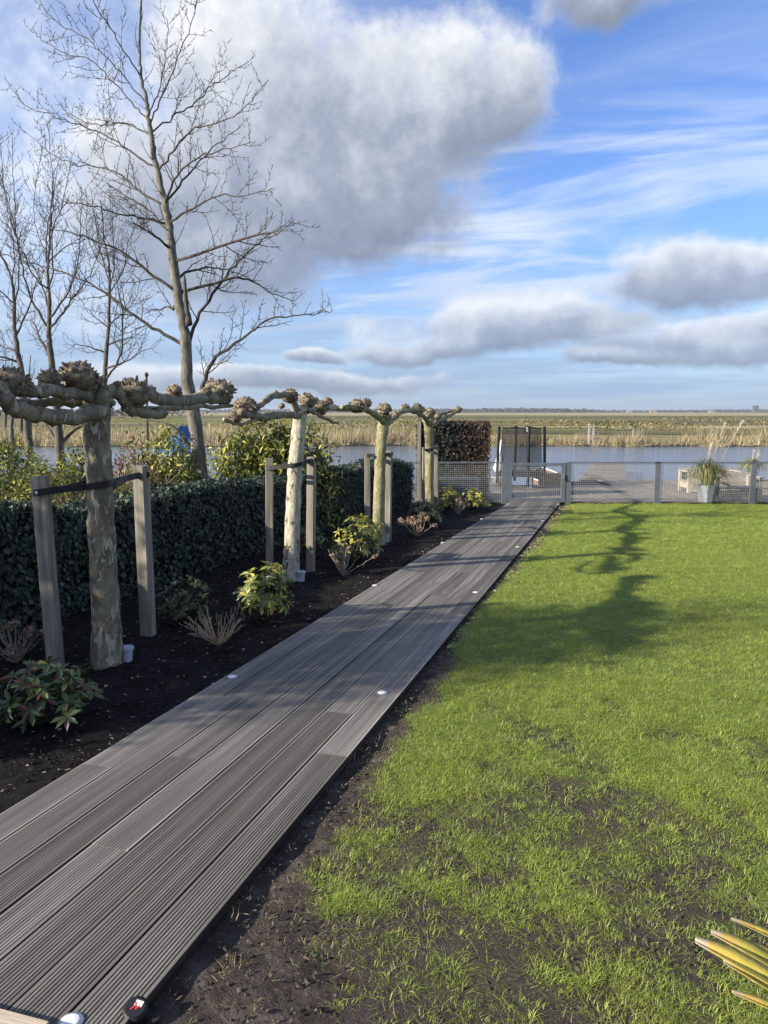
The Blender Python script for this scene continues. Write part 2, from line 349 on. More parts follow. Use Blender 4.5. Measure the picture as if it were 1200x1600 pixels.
M['stub'] = mat('cut_stub', [(0.1, (0.045, 0.034, 0.026)), (0.5, (0.15, 0.115, 0.082)), (0.95, (0.42, 0.34, 0.24))], (40, 40, 40), 4, 0.9, island=True)
M['strap'] = plain('black_rubber', (0.012, 0.012, 0.014), 0.55)
M['steel'] = plain('bolt_steel', (0.5, 0.5, 0.5), 0.4, metal=0.9)
M['treebark'] = mat('grey_bark', [(0.3, (0.065, 0.06, 0.048)), (0.55, (0.17, 0.158, 0.128)), (0.75, (0.33, 0.31, 0.26))], (16, 16, 6), 7, 0.9, 0.8, (60, 60, 18))
M['twig'] = mat('dark_twig', [(0.3, (0.032, 0.027, 0.022)), (0.7, (0.095, 0.08, 0.062))], (12, 12, 12), 4, 0.9)
M['leftbark'] = mat('brown_bark', [(0.3, (0.05, 0.042, 0.034)), (0.7, (0.16, 0.14, 0.11))], (12, 12, 5), 6, 0.9, 0.6)
M['ivy'] = mat('ivy_leaf', [(0.05, (0.008, 0.013, 0.009)), (0.55, (0.036, 0.054, 0.036)), (0.85, (0.075, 0.105, 0.07)), (0.97, (0.15, 0.18, 0.12))], (40, 40, 40), 3, 0.5, island=True, spec=0.3, transl=0.05)
M['ivydark'] = mat('dark_ivy_leaf', [(0.05, (0.005, 0.006, 0.005)), (0.6, (0.016, 0.019, 0.014)), (0.95, (0.055, 0.055, 0.04))], (40, 40, 40), 3, 0.55, island=True, spec=0.3)
M['ivypart'] = mat('ivy_leaf_dark', [(0.1, (0.009, 0.017, 0.012)), (0.6, (0.024, 0.046, 0.032)), (0.95, (0.05, 0.085, 0.065))], (40, 40, 40), 3, 0.5, rand=-1, spec=0.3, transl=0.05)
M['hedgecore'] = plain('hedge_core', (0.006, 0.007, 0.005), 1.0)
M['beech'] = mat('brown_hedge_leaf', [(0.1, (0.022, 0.012, 0.008)), (0.6, (0.065, 0.036, 0.024)), (0.95, (0.20, 0.14, 0.09))], (40, 40, 40), 3, 0.6, island=True, transl=0.1)
M['rhG'] = mat('rhododendron_green', [(0.1, (0.03, 0.055, 0.018)), (0.5, (0.06, 0.095, 0.03)), (0.9, (0.13, 0.16, 0.06))], (30, 30, 30), 3, 0.4, rand=-1, spec=0.5, transl=0.12)
M['rhR'] = mat('rhododendron_reddened', [(0.1, (0.07, 0.03, 0.022)), (0.5, (0.13, 0.05, 0.035)), (0.9, (0.10, 0.09, 0.04))], (30, 30, 30), 3, 0.45, rand=-1, spec=0.5, transl=0.1)
M['rhY'] = mat('rhododendron_yellow', [(0.1, (0.17, 0.19, 0.035)), (0.5, (0.36, 0.34, 0.06)), (0.9, (0.60, 0.46, 0.07))], (30, 30, 30), 3, 0.45, rand=-1, spec=0.45, transl=0.2)
M['rhO'] = mat('rhododendron_olive', [(0.1, (0.08, 0.11, 0.025)), (0.5, (0.17, 0.20, 0.05)), (0.9, (0.33, 0.33, 0.10))], (30, 30, 30), 3, 0.42, rand=-1, spec=0.5, transl=0.15)
M['bushY'] = mat('bush_yellow_leaf', [(0.05, (0.07, 0.10, 0.02)), (0.4, (0.20, 0.23, 0.04)), (0.7, (0.42, 0.39, 0.065)), (0.97, (0.58, 0.52, 0.17))], (4, 4, 4), 4, 0.45, island=True, spec=0.45, transl=0.18)
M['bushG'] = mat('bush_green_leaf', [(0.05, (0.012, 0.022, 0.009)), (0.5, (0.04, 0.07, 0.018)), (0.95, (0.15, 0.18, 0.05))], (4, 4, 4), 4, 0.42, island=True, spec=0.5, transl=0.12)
M['bushR'] = mat('red_leaf', [(0.1, (0.12, 0.10, 0.05)), (0.5, (0.26, 0.09, 0.06)), (0.95, (0.46, 0.10, 0.07))], (4, 4, 4), 3, 0.5, island=True, transl=0.2)
M['drystem'] = mat('dry_stem', [(0.3, (0.17, 0.125, 0.085)), (0.7, (0.40, 0.33, 0.24))], (20, 20, 20), 4, 0.85)
M['dryhead'] = mat('dry_flower', [(0.1, (0.14, 0.085, 0.06)), (0.6, (0.30, 0.21, 0.15)), (0.95, (0.5, 0.40, 0.31))], (20, 20, 20), 3, 0.9, island=True, transl=0.15)
M['fence'] = plain('grey_powder_coat', (0.105, 0.12, 0.14), 0.5)
M['wire'] = plain('galvanised_wire', (0.36, 0.37, 0.36), 0.5, metal=0.2)
M['navy'] = plain('dark_box', (0.025, 0.03, 0.042), 0.5)
M['lid'] = plain('box_lid', (0.06, 0.075, 0.10), 0.6)
M['black'] = plain('black_foam', (0.01, 0.01, 0.011), 0.6)
M['white'] = plain('off_white', (0.72, 0.72, 0.70), 0.6)
M['zinc'] = plain('zinc', (0.30, 0.34, 0.37), 0.5, metal=0.3)
M['greyplastic'] = plain('grey_plastic', (0.36, 0.40, 0.46), 0.5)
M['led'] = plain('led_lens', (0.75, 0.77, 0.80), 0.25)
M['tarp'] = mat('blue_tarpaulin', [(0.3, (0.03, 0.085, 0.22)), (0.7, (0.05, 0.135, 0.32))], (2, 2, 2), 3, 0.55, 0.4, (5, 5, 5), bdist=0.05)
M['oldwood'] = mat('weathered_lounge', [(0.3, (0.24, 0.20, 0.155)), (0.7, (0.46, 0.41, 0.34))], (12, 12, 3), 6, 0.85, 0.4, rand=0.12)
M['wicker'] = mat('grey_wicker', [(0.3, (0.10, 0.095, 0.09)), (0.7, (0.26, 0.25, 0.24))], (60, 60, 60), 2, 0.85, 0.8)
M['brown'] = mat('brown_crate', [(0.3, (0.10, 0.06, 0.04)), (0.7, (0.25, 0.16, 0.11))], (20, 20, 20), 4, 0.85, 0.5)
M['pampas'] = mat('pampas_leaf', [(0.05, (0.07, 0.09, 0.03)), (0.5, (0.17, 0.19, 0.07)), (0.95, (0.42, 0.37, 0.2))], (3, 3, 3), 3, 0.6, island=True, transl=0.2)
M['plume'] = mat('pampas_plume', [(0.1, (0.5, 0.44, 0.33)), (0.9, (0.75, 0.69, 0.56))], (3, 3, 3), 3, 0.9, island=True, transl=0.3)
M['reed'] = mat('dry_reed', [(0.02, (0.10, 0.08, 0.045)), (0.4, (0.33, 0.27, 0.155)), (0.97, (0.60, 0.51, 0.33))], (0.6, 0.6, 0.6), 4, 0.9, island=True, transl=0.2)
M['tuft'] = mat('marsh_tuft', [(0.05, (0.06, 0.058, 0.022)), (0.5, (0.15, 0.135, 0.052)), (0.95, (0.38, 0.31, 0.16))], (0.05, 0.05, 0.05), 5, 0.9, island=True)
M['wood_far'] = mat('far_wood_leaf', [(0.05, (0.025, 0.024, 0.022)), (0.95, (0.06, 0.055, 0.045))], (0.05, 0.05, 0.05), 4, 1.0, island=True)
M['phormA'] = mat('flax_leaf', [(0.3, (0.36, 0.36, 0.05)), (0.5, (0.55, 0.47, 0.08)), (0.7, (0.62, 0.42, 0.10))], (9, 30, 30), 6, 0.6, 0.3, rand=0.15, transl=0.2)
M['phormBand'] = plain('flax_scorched_band', (0.46, 0.33, 0.08), 0.7)
M['phormTip'] = plain('flax_dry_tip', (0.42, 0.33, 0.22), 0.9)
M['glassdark'] = plain('dark_glass', (0.02, 0.02, 0.025), 0.15)
M['red'] = plain('red_print', (0.6, 0.05, 0.05), 0.5)

def ground_mat():
    """polder: bands of green sward, rough brown tussock and bleached sedge lying along the ditches"""
    m = mat('polder_sward', [(0.34, (0.07, 0.07, 0.028)), (0.43, (0.12, 0.12, 0.042)), (0.49, (0.23, 0.19, 0.09)), (0.55, (0.105, 0.10, 0.042)), (0.61, (0.16, 0.12, 0.07)), (0.68, (0.40, 0.32, 0.18))], (0.006, 0.022, 0.02), 8, 0.95, 0.0, dist=0.3, spec=0.1)
    mp = [n for n in m.node_tree.nodes if n.type == 'MAPPING'][0]; mp.inputs['Rotation'].default_value = (0, 0, -YAW); return m
M['polder'] = ground_mat()
def water_mat():
    m = bpy.data.materials.new('lake_water'); m.use_nodes = True; nt = m.node_tree; N = nt.nodes.new; L = nt.links.new; b = nt.nodes['Principled BSDF']
    b.inputs['Base Color'].default_value = (0.085, 0.115, 0.16, 1); b.inputs['Roughness'].default_value = 0.12; b.inputs['IOR'].default_value = 1.33; b.inputs['Specular IOR Level'].default_value = 0.5
    tc = N('ShaderNodeTexCoord'); mp = N('ShaderNodeMapping'); mp.inputs['Scale'].default_value = (1.2, 2.6, 1); mp.inputs['Rotation'].default_value = (0, 0, -0.2); L(tc.outputs['Object'], mp.inputs[0])
    n = N('ShaderNodeTexNoise'); n.inputs['Scale'].default_value = 1.6; n.inputs['Detail'].default_value = 6; n.inputs['Roughness'].default_value = 0.6; L(mp.outputs[0], n.inputs['Vector'])
    bp = N('ShaderNodeBump'); bp.inputs['Strength'].default_value = 0.7; bp.inputs['Distance'].default_value = 0.07; L(n.outputs[0], bp.inputs['Height']); L(bp.outputs[0], b.inputs['Normal']); return m
M['water'] = water_mat()

# ------------------------------------------------------------------ the lie of the land
FA = np.array([math.cos(YAW), math.sin(YAW), 0.0]); FN = np.array([-math.sin(YAW), math.cos(YAW), 0.0])
FZ = -0.66; WZ = -1.10
F0 = Zp(837, 785, FZ)                                # middle of the gate
def fw(a, n, z=0.0): return F0 + FA * a + FN * n + np.array([0, 0, z])     # fence frame: along, beyond, up
def fcoord(p): d = np.asarray(p)[..., :2] - F0[:2]; return d @ FA[:2], d @ FN[:2]
def gz(x, y):
    d = -S * np.clip(y, -6, 40) - 0.04
    n = (np.asarray(x) - F0[0]) * FN[0] + (np.asarray(y) - F0[1]) * FN[1]
    return np.where(n > -1.0, np.minimum(d, FZ - 0.03 + 0 * d), np.maximum(d, FZ - 0.03))
PATH_L, PATH_R = -2.35, -1.175
def sheet(name, xs, ys, zf, m, kind='structure', keep=None, amp=0.0, seed=3):
    X, Y = np.meshgrid(xs, ys); Z = zf(X, Y)
    if amp: Z = Z + (fbm(X * 6, Y * 6, seed) - 0.5) * amp * 2 + (fbm(X * 22, Y * 22, seed + 5) - 0.5) * amp
    V = np.stack([X, Y, Z], -1).reshape(-1, 3); nx = len(xs); F = []
    for j in range(len(ys) - 1):
        for i in range(nx - 1):
            if keep is None or keep(xs[i], ys[j]): F.append((j * nx + i, j * nx + i + 1, (j + 1) * nx + i + 1, (j + 1) * nx + i))
    o = build(name, V, F, m, smooth=True); o['kind'] = kind; return o
def fn_(x, y): return (x - F0[0]) * FN[0] + (y - F0[1]) * FN[1]
# whole garden terrace of earth, its edge dropping into the water beyond the fence
sheet('ground', np.linspace(-40, 30, 90), np.linspace(-12, 26, 80), lambda x, y: np.where(fn_(x, y) > np.where(x < -5.2, 3.2, 1.4), -1.7, gz(x, y) - 0.02), M['earth'])
sheet('flower_bed', np.linspace(-4.55, PATH_L + 0.02, 60), np.linspace(-1.5, 18.9, 330), lambda x, y: gz(x, y), M['soil'], keep=lambda x, y: fn_(x, y) < -0.05, amp=0.03)
sheet('lawn_edge_soil', np.linspace(PATH_R - 0.02, 0.3, 36), np.linspace(-0.5, 20.5, 380), lambda x, y: gz(x, y) - 0.004, M['earth'], keep=lambda x, y: fn_(x, y) < -0.05, amp=0.018, seed=9)
# the lawn's own skin of thatch, ragged towards the path
_yt = np.linspace(-3, 25, 560)
_sv = np.array([G(*q)[:2] for q in ((500, 1590), (455, 1450), (490, 1350), (540, 1270), (590, 1190), (655, 1120), (688, 1060), (712, 1000), (742, 950), (792, 905), (840, 850), (868, 810), (886, 795))])
_ll = np.interp(_yt, _sv[:, 1], _sv[:, 0]) + 0.10 * (fbm(_yt * 0 + 3.3, _yt * 1.6, 21) - 0.5)
def lawn_left(y): return np.interp(y, _yt, _ll)
M['thatch'] = mat('lawn_thatch', [(0.40, (0.06, 0.05, 0.042)), (0.54, (0.085, 0.085, 0.038)), (0.70, (0.13, 0.17, 0.03))], (2.6, 2.6, 2.6), 10, 0.95, 1.0, (60, 60, 60), spec=0.1, bdist=0.015)
def worn_front(m):
    # the turf is worn through to soil near the terrace and closed farther off
    nt = m.node_tree; N = nt.nodes.new; L = nt.links.new; cr_ = [n for n in nt.nodes if n.type == 'VALTORGB'][0]; src = cr_.inputs[0].links[0].from_socket
    tc = [n for n in nt.nodes if n.type == 'TEX_COORD'][0]; sp_ = N('ShaderNodeSeparateXYZ'); L(tc.outputs['Object'], sp_.inputs[0]); mr = N('ShaderNodeMapRange'); mr.inputs[1].default_value = 2.2; mr.inputs[2].default_value = 6.5; mr.inputs[3].default_value = -0.13; mr.inputs[4].default_value = 0.14
    L(sp_.outputs[1], mr.inputs[0]); ad = N('ShaderNodeMath'); L(src, ad.inputs[0]); L(mr.outputs[0], ad.inputs[1]); L(ad.outputs[0], cr_.inputs[0])
worn_front(M['thatch'])
sheet('lawn', np.linspace(-1.1, 9, 160), np.linspace(-1.0, 22.5, 320), lambda x, y: gz(x, y) + 0.004, M['thatch'], keep=lambda x, y: x > lawn_left(y) + 0.05 and fn_(x, y) < -0.15, amp=0.008, seed=14)
M['rough_lawn'] = mat('neighbour_sward', [(0.35, (0.06, 0.055, 0.03)), (0.5, (0.085, 0.10, 0.03)), (0.68, (0.14, 0.16, 0.05))], (1.2, 1.2, 1.2), 10, 0.95, 1.0, (40, 40, 40), spec=0.1, bdist=0.03)
sheet('neighbour_lawn', np.linspace(-39, -5.0, 70), np.linspace(-11, 25, 80), lambda x, y: np.where(fn_(x, y) > 2.9, -1.69, gz(x, y) - 0.014), M['rough_lawn'], amp=0.0)
# water and polder
wv = [tuple(fw(a, n, WZ - FZ)) for a, n in ((-900, -10), (900, -10), (900, 60), (-900, 60))]
build('water', wv, [(0, 1, 2, 3)], M['water'])['kind'] = 'structure'
BANK = 42.0                                           # far bank, metres beyond the fence
_at = np.linspace(-200, 200, 1600); _bt = BANK - 1.0 + 1.6 * (fbm((_at + 400) * 0.9, _at * 0 + 4.2, 7) - 0.5) + 6.5 * (fbm((_at + 400) * 0.25, _at * 0 + 1.7, 5) - 0.5)
def bank_n(a): return np.interp(a, _at, _bt)
PZ = WZ + 0.22
V, F = [], []
al = list(np.linspace(-160, 160, 200)); al = [-5000, -1500, -400] + al + [400, 1500, 5000]
nl = [0, 0.15, 0.6, 6, 40, 150, 500, 1500, 4000, 9000]
for n_ in nl:
    for a in al:
        z = WZ - 0.3 if n_ == 0 else (PZ if n_ > 0.2 else WZ + 0.08)
        V.append(fw(a * (1 + n_ / 9000), bank_n(a) + n_, z - FZ))
na = len(al)
for j in range(len(nl) - 1):
    for i in range(na - 1): F.append((j * na + i, j * na + i + 1, (j + 1) * na + i + 1, (j + 1) * na + i))
build('polder', V, F, M['polder'], smooth=True)['kind'] = 'structure'
def strip_field(n0, n1, a0, a1, m, z, sd):
    aa = np.linspace(a0, a1, 60); e0 = n0 + (n1 - n0) * 0.30 * (fbm(aa * 0.02 + 9, aa * 0 + sd, sd) - 0.5) * 2; e1 = n1 + (n1 - n0) * 0.35 * (fbm(aa * 0.02 + 3, aa * 0 + sd + .5, sd + 1) - 0.5) * 2
    w_ = np.clip(np.minimum(aa - a0, a1 - aa) / (0.25 * (a1 - a0)), 0, 1); mid = (n0 + n1) / 2; e0 = mid + (e0 - mid) * w_; e1 = mid + (e1 - mid) * w_
    V = [fw(a, BANK + e, PZ - FZ + z) for e_ in (e0, e1) for a, e in zip(aa, e_)]; k = len(aa); build('field_strip', V, [(i, i + 1, k + i + 1, k + i) for i in range(k - 1)], m)['kind'] = 'structure'
M['sedge'] = mat('bleached_sedge', [(0.3, (0.20, 0.165, 0.09)), (0.7, (0.42, 0.35, 0.20))], (0.02, 0.06, 0.02), 8, 0.95, spec=0.1)
M['rough'] = mat('rough_brown_sward', [(0.3, (0.06, 0.058, 0.03)), (0.7, (0.15, 0.125, 0.07))], (0.03, 0.08, 0.02), 8, 0.95, spec=0.1)
M['sward'] = mat('bright_sward', [(0.3, (0.09, 0.115, 0.03)), (0.7, (0.16, 0.18, 0.05))], (0.02, 0.06, 0.02), 8, 0.95, spec=0.1)
for i_, (n0, n1, a0, a1, m_) in enumerate(((430, 1300, -2500, 2500, 'sedge'), (210, 300, -400, 260, 'rough'), (120, 165, -300, 40, 'sward'), (100, 150, 20, 260, 'rough'), (62, 82, -130, 20, 'rough'), (30, 52, -70, 30, 'sward'), (48, 70, 14, 90, 'sedge'), (20, 34, 4, 60, 'rough'), (1800, 3200, -4000, 4000, 'rough'), (300, 380, -500, 500, 'sward'))): strip_field(n0, n1, a0, a1, M[m_], 0.03 + 0.004 * i_, i_ + 2)
for (u0, u1, v, d) in ((455, 575, 686.5, 0.6), (600, 690, 689.0, 0.5), (60, 260, 676.5, 1.6)):     # ditches lying open in the pasture
    p0, p1 = Zp(u0, v, PZ + 0.02), Zp(u1, v, PZ + 0.02); dd = FN * d
    build('ditch', [p0, p1, p1 + dd, p0 + dd], [(0, 1, 2, 3)], M['water'])['kind'] = 'structure'

# ------------------------------------------------------------------ the path of grooved planks
pitch = (PATH_R - PATH_L) / 7
def plank_mesh(w, thick=0.034, ribs=12):
    """one grooved board, length 1 along y, top at z=0"""
    prof = []; e = 0.003; p_ = (w - 2 * e) / ribs; g = 0.0056; d = 0.0065
    x = -w / 2 + e; prof.append((-w / 2, -0.001)); prof.append((x - 0.002, 0))
    for i in range(ribs):
        x0 = x + i * p_
        if i: prof += [(x0 - g / 2, 0), (x0 - g / 4, -d), (x0 + g / 4, -d), (x0 + g / 2, 0)]
    prof += [(w / 2 - e + 0.002, 0), (w / 2, -0.001), (w / 2, -thick), (-w / 2, -thick)]
    n = len(prof); V = [(a, 0, b) for a, b in prof] + [(a, 1, b) for a, b in prof]
    F = [(i, (i + 1) % n, n + (i + 1) % n, n + i) for i in range(n)]
    F = [tuple(reversed(f)) for f in F]
    F.append(tuple(range(n))); F.append(tuple(range(2 * n - 1, n - 1, -1)))
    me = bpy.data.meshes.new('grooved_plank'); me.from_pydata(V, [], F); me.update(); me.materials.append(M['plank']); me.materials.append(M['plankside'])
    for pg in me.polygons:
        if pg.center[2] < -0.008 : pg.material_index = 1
    return me
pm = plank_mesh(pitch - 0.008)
path = bpy.data.objects.new('path', None); COL.objects.link(path); path['kind'] = 'structure'
slope_r = -math.atan(S)
def end_y(x): return F0[1] + (x - F0[0]) * FA[1] / FA[0] - 0.06
joints = {6: [3.35, 6.5, 10.2, 13.4, 16.3], 5: [3.9, 7.15, 9.3, 12.6, 15.6], 4: [4.05, 7.2, 8.6, 11.4, 14.7], 3: [2.3, 5.2, 7.9, 11.9, 14.1, 17.0], 2: [3.1, 6.6, 9.9, 13.0, 16.5], 1: [3.95, 5.6, 8.4, 12.2, 15.1], 0: [2.9, 5.0, 9.1, 12.4, 15.9]}
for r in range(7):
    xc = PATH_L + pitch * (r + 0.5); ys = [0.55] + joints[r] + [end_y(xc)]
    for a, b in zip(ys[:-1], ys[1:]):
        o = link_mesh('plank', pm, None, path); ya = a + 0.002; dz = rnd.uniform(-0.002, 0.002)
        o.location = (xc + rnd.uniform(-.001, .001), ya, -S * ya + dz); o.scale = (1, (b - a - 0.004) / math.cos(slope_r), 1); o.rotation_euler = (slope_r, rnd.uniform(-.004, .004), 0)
mb = MB()
for xj in (PATH_L + 0.06, -1.74, PATH_R - 0.08):
    mb.box((xj, 9.6, -S * 9.6 - 0.066), (0.06, 18.0, 0.06), az=(0, S, 1))
mb.build('joist', M['navy'], path)
# deck lights let into the boards
def deck_light(u, v, label):
    p = G(u, v, 0.0); t = thing('deck_light', label, 'deck light', (p[0], p[1], p[2]), 'round deck lights in the path')
    MB().lathe(p, [(0.034, -0.03), (0.034, 0.003), (0.030, 0.006)], 18).build('rim', M['steel'], t)
    MB().lathe(p + [0, 0, 0.0062], [(0.027, 0), (0.022, 0.0018), (0.008, 0.0024)], 18).build('lens', M['led'], t, True)
for u, v, l in ((363, 1058, 'round white deck light on the left path edge near the bare fan'),
                (597, 1083, 'large round white deck light near the right path edge by the bare soil'),
                (586, 915, 'round white deck light on the left path edge level with the second plane tree'),
                (743, 926, 'round white deck light on the right path edge where the lawn shadow starts'),
                (692, 848, 'small round deck light on the left path edge level with the third plane tree'),
                (809, 855, 'small round deck light on the right path edge, third from the camera'),
                (753, 811, 'small round deck light on the left path edge by the last shrubs'),
                (848, 814, 'small round deck light on the right path edge, just short of the gate light'),
                (794, 787.5, 'tiny round deck light at the foot of the left gate post'),
                (872, 788, 'tiny round deck light at the foot of the right gate post'),
                (110, 1598, 'grey round deck light in the bottom corner beside the pale step')):
    deck_light(u, v, l)
# pale boards of the terrace at the photographer's feet
ter = bpy.data.objects.new('terrace', None); COL.objects.link(ter); ter['kind'] = 'structure'
pa, pb = G(0, 1577, 0.03), G(76, 1597, 0.03); dv = (pb - pa); dv /= np.linalg.norm(dv); nv = np.array([-dv[1], dv[0], 0]); nv /= np.linalg.norm(nv)
for i in range(4):
    c = pb - dv * 0.55 - nv * (0.066 + 0.14 * i)
    MB().box(c - np.array([0, 0, 0.012]), (1.1, 0.132, 0.028), ax=dv).build('plank', M['newwood'], ter)

# ------------------------------------------------------------------ deck and jetty beyond the fence
deck = bpy.data.objects.new('deck', None); COL.objects.link(deck); deck['kind'] = 'structure'
def dpt(u, v): return Zp(u, v, FZ)
d_near = 0.12; a_left = fcoord(dpt(640, 785))[0] - 0.4
n1 = fcoord(dpt(830, 758))[1]; n2 = fcoord(dpt(1040, 749))[1]; aj0 = fcoord(dpt(893, 757))[0]; aj1 = fcoord(dpt(976, 746))[0]
bw = 0.145
def flat_plank(a0, n0, a1, n1_, par):
    """board from (a0,n0) to (a1,n1) in the fence frame"""
    p, q = fw(a0, n0), fw(a1, n1_); d = q - p; L_ = np.linalg.norm(d); d /= L_
    me = flat_plank.me; o = link_mesh('plank', me, None, par); o.location = tuple((p + q) / 2 + [0, 0, -0.014 + rnd.uniform(-.002, .002)]); o.scale = (1, L_, 1)
    o.rotation_euler = (0, 0, math.atan2(-d[0], d[1]))
tmp = MB().box((0, 0, 0), (bw - 0.008, 1, 0.028)); flat_plank.me = bpy.data.meshes.new('deck_plank'); flat_plank.me.from_pydata(tmp.v, [], tmp.f); flat_plank.me.materials.append(M['deckgrey'])
sk = math.tan(YAW)          # boards follow the garden's axis, at a slant to the fence
k_ = 0; a = a_left
while a < aj0 + sk * n1 - 0.1:
    nb = n1; sp = d_near + (nb - d_near) * rnd.choice((0.35, 0.55, 0.7)); am = lambda n: a - 0 + sk * 0 + (n) * 0.30 * 0.0
    flat_plank(a, d_near, a, sp - 0.003, deck); flat_plank(a, sp + 0.003, a, nb, deck); a += bw
while a < aj1 + 7.2:
    sp = d_near + (n2 - d_near) * rnd.choice((0.35, 0.55, 0.7)); flat_plank(a, d_near, a, sp - 0.003, deck); flat_plank(a, sp + 0.003, a, n2, deck); a += bw
mb = MB()
for nn in (0.5, n1 - 0.35):
    mb.box(fw((a_left + aj0) / 2, nn, -0.11), (aj0 - a_left, 0.07, 0.15), ax=FA)
for nn in (n1 + 0.6, n2 - 0.3): mb.box(fw((aj0 + aj1 + 7) / 2, nn, -0.11), (aj1 + 7 - aj0, 0.07, 0.15), ax=FA)
for aa in np.arange(a_left + 0.3, aj1 + 7, 1.6):
    for nn in (1.6, n1 - 0.25) if aa < aj0 else (1.6, n2 - 0.3): mb.box(fw(aa, nn, -0.55), (0.1, 0.1, 0.8), ax=FA)
mb.build('bearer', M['navy'], deck)
jet = bpy.data.objects.new('jetty', None); COL.objects.link(jet); jet['kind'] = 'structure'
jl0, jr0 = dpt(905, 748), dpt(976, 748); jl1, jr1 = dpt(928, 723), dpt(975, 723)
ca, cn = fcoord(jl0); da, dn = fcoord(jl1); ra, rn = fcoord(jr0); sa, sn_ = fcoord(jr1)
n = n2 + 0.08
while n < sn_:
    t = (n - cn) / (dn - cn); t2 = (n - rn) / (sn_ - rn); flat_plank(ca + (da - ca) * t, n, ra + (sa - ra) * t2, n, jet); n += bw
mb = MB()
for i in range(7):
    t = i / 6; mb.box(fw(ca + (da - ca) * t + 0.1, cn + (dn - cn) * t, -0.5), (0.12, 0.12, 0.9), ax=FA); mb.box(fw(ra + (sa - ra) * t - 0.1, rn + (sn_ - rn) * t, -0.5), (0.12, 0.12, 0.9), ax=FA)
mb.build('pile', M['navy'], jet)

# ------------------------------------------------------------------ mesh fence and gate
def fa(u, v=785): return fcoord(Zp(u, v, FZ))[0]
RAIL_Z = fcoord and float(Dy(790, 722.5, F0[1])[2] - FZ)
RAIL_Z = 0.985
fence = thing('mesh_fence', 'grey steel fence with fine square wire mesh and a flat top rail before the water', 'fence', fw(0, 0))
def wires(a0, a1, z0, z1, n_off, name, par, p=0.046):
    mb = MB(); r = 0.0026
    k = int((a1 - a0) / p)
    for i in range(k + 1):
        a = a0 + (a1 - a0) * i / k; mb.tube([fw(a, n_off, z0), fw(a, n_off, z1)], r, 4, False)
    k = int((z1 - z0) / p)
    for i in range(k + 1):
        z = z0 + (z1 - z0) * i / k; mb.tube([fw(a0, n_off + 0.004, z), fw(a1, n_off + 0.004, z)], r, 4, False)
    return mb.build(name, M['wire'], par)
post_a = [fa(640), fa(787.5), fa(887), fa(1025.5), fa(1174.5), fa(1174.5) + (fa(1174.5) - fa(1025.5))]
post_a.append(post_a[-1] + 2.3)
for a in post_a:
    MB().box(fw(a, 0.0, 0.44), (0.13 if a < 8 else 0.12, 0.05, 1.04), ax=FA).build('post', M['fence'], fence)
for a0, a1 in zip(post_a[:-1], post_a[1:]):
    if abs(a0 - post_a[1]) < 1e-6: continue
    wires(a0 + 0.068, a1 - 0.068, 0.03, 0.945, 0.0, 'wire_mesh', fence)
    MB().box(fw((a0 + a1) / 2, 0.0, 0.978), (a1 - a0 + 0.13 - 0.004, 0.06, 0.034), ax=FA).build('top_rail', M['fence'], fence)
gate = thing('garden_gate', 'grey steel gate with square wire mesh at the far end of the wooden path', 'gate', fw(0, 0))
g0, g1 = post_a[1] + 0.075, post_a[2] - 0.075
for a in (g0 + 0.05, g1 - 0.05): MB().box(fw(a, -0.012, 0.49), (0.1, 0.045, 0.96), ax=FA).build('stile', M['fence'], gate)
MB().box(fw((g0 + g1) / 2, -0.012, 0.937), (g1 - g0 - 0.206, 0.045, 0.066), ax=FA).build('top_bar', M['fence'], gate)
MB().box(fw((g0 + g1) / 2, -0.012, 0.06), (g1 - g0 - 0.206, 0.045, 0.1), ax=FA).build('bottom_bar', M['fence'], gate)
wires(g0 + 0.11, g1 - 0.11, 0.115, 0.9, -0.012, 'wire_mesh', gate)
mb = MB().box(fw(g1 - 0.05, -0.05, 0.62), (0.03, 0.03, 0.16), ax=FA); mb.tube([fw(g1 - 0.05, -0.06, 0.6), fw(g1 - 0.05, -0.09, 0.6), fw(g1 - 0.17, -0.09, 0.6)], 0.009, 6); mb.build('handle', M['steel'], gate)

# ------------------------------------------------------------------ pollarded plane trees
def knuckle(root, c, r, stubs, squash=0.8, pale=None):
    me = MB(); k = 13; rows = 9
    V = []; sd = nr.randint(1000)
    for i in range(rows + 1):
        ph = math.pi * i / rows
        for j in range(k):
            th = 2 * math.pi * j / k; d = np.array([math.sin(ph) * math.cos(th), math.sin(ph) * math.sin(th), math.cos(ph) * squash])
            V.append(np.array(c) + d * r * (1.02 + 0.5 * (nr.rand() - 0.5)))
    F = []
    for i in range(rows):
        for j in range(k): F.append((i * k + j, (i + 1) * k + j, (i + 1) * k + (j + 1) % k, i * k + (j + 1) % k))
    o = build('knuckle', V, F, pale or M['knuckle'], root, True)
    mb = MB()
    for _ in range(int(stubs * 2.2)):
        d = nr.normal(size=3); d /= np.linalg.norm(d); d[2] = abs(d[2]) * 1.0 - 0.28; d /= np.linalg.norm(d)
        p = np.array(c) + d * r * np.array([1, 1, squash]) * 0.88; g = d + nr.normal(0, 0.35, 3) + [0, 0, 0.35]; g /= np.linalg.norm(g); L_ = r * (0.10 + 0.36 * nr.rand() ** 2.5); w = r * nr.uniform(0.035, 0.10)
        mb.tube([p, p + g * L_ * 0.6, p + g * L_ + nr.normal(0, 0.12 * L_, 3)], [w * 1.3, w, w * nr.uniform(0.35, 0.9)], 4)
    st = build('stubs', mb.v, mb.f, M['stub'], o); st['kind'] = 'stuff'
    return o
M['barkArm'] = bark_mat('plane_arm_bark', (0.15, 0.13, 0.09), (0.23, 0.205, 0.14), (0.37, 0.34, 0.25), 0.60, 1.0, 0.8)
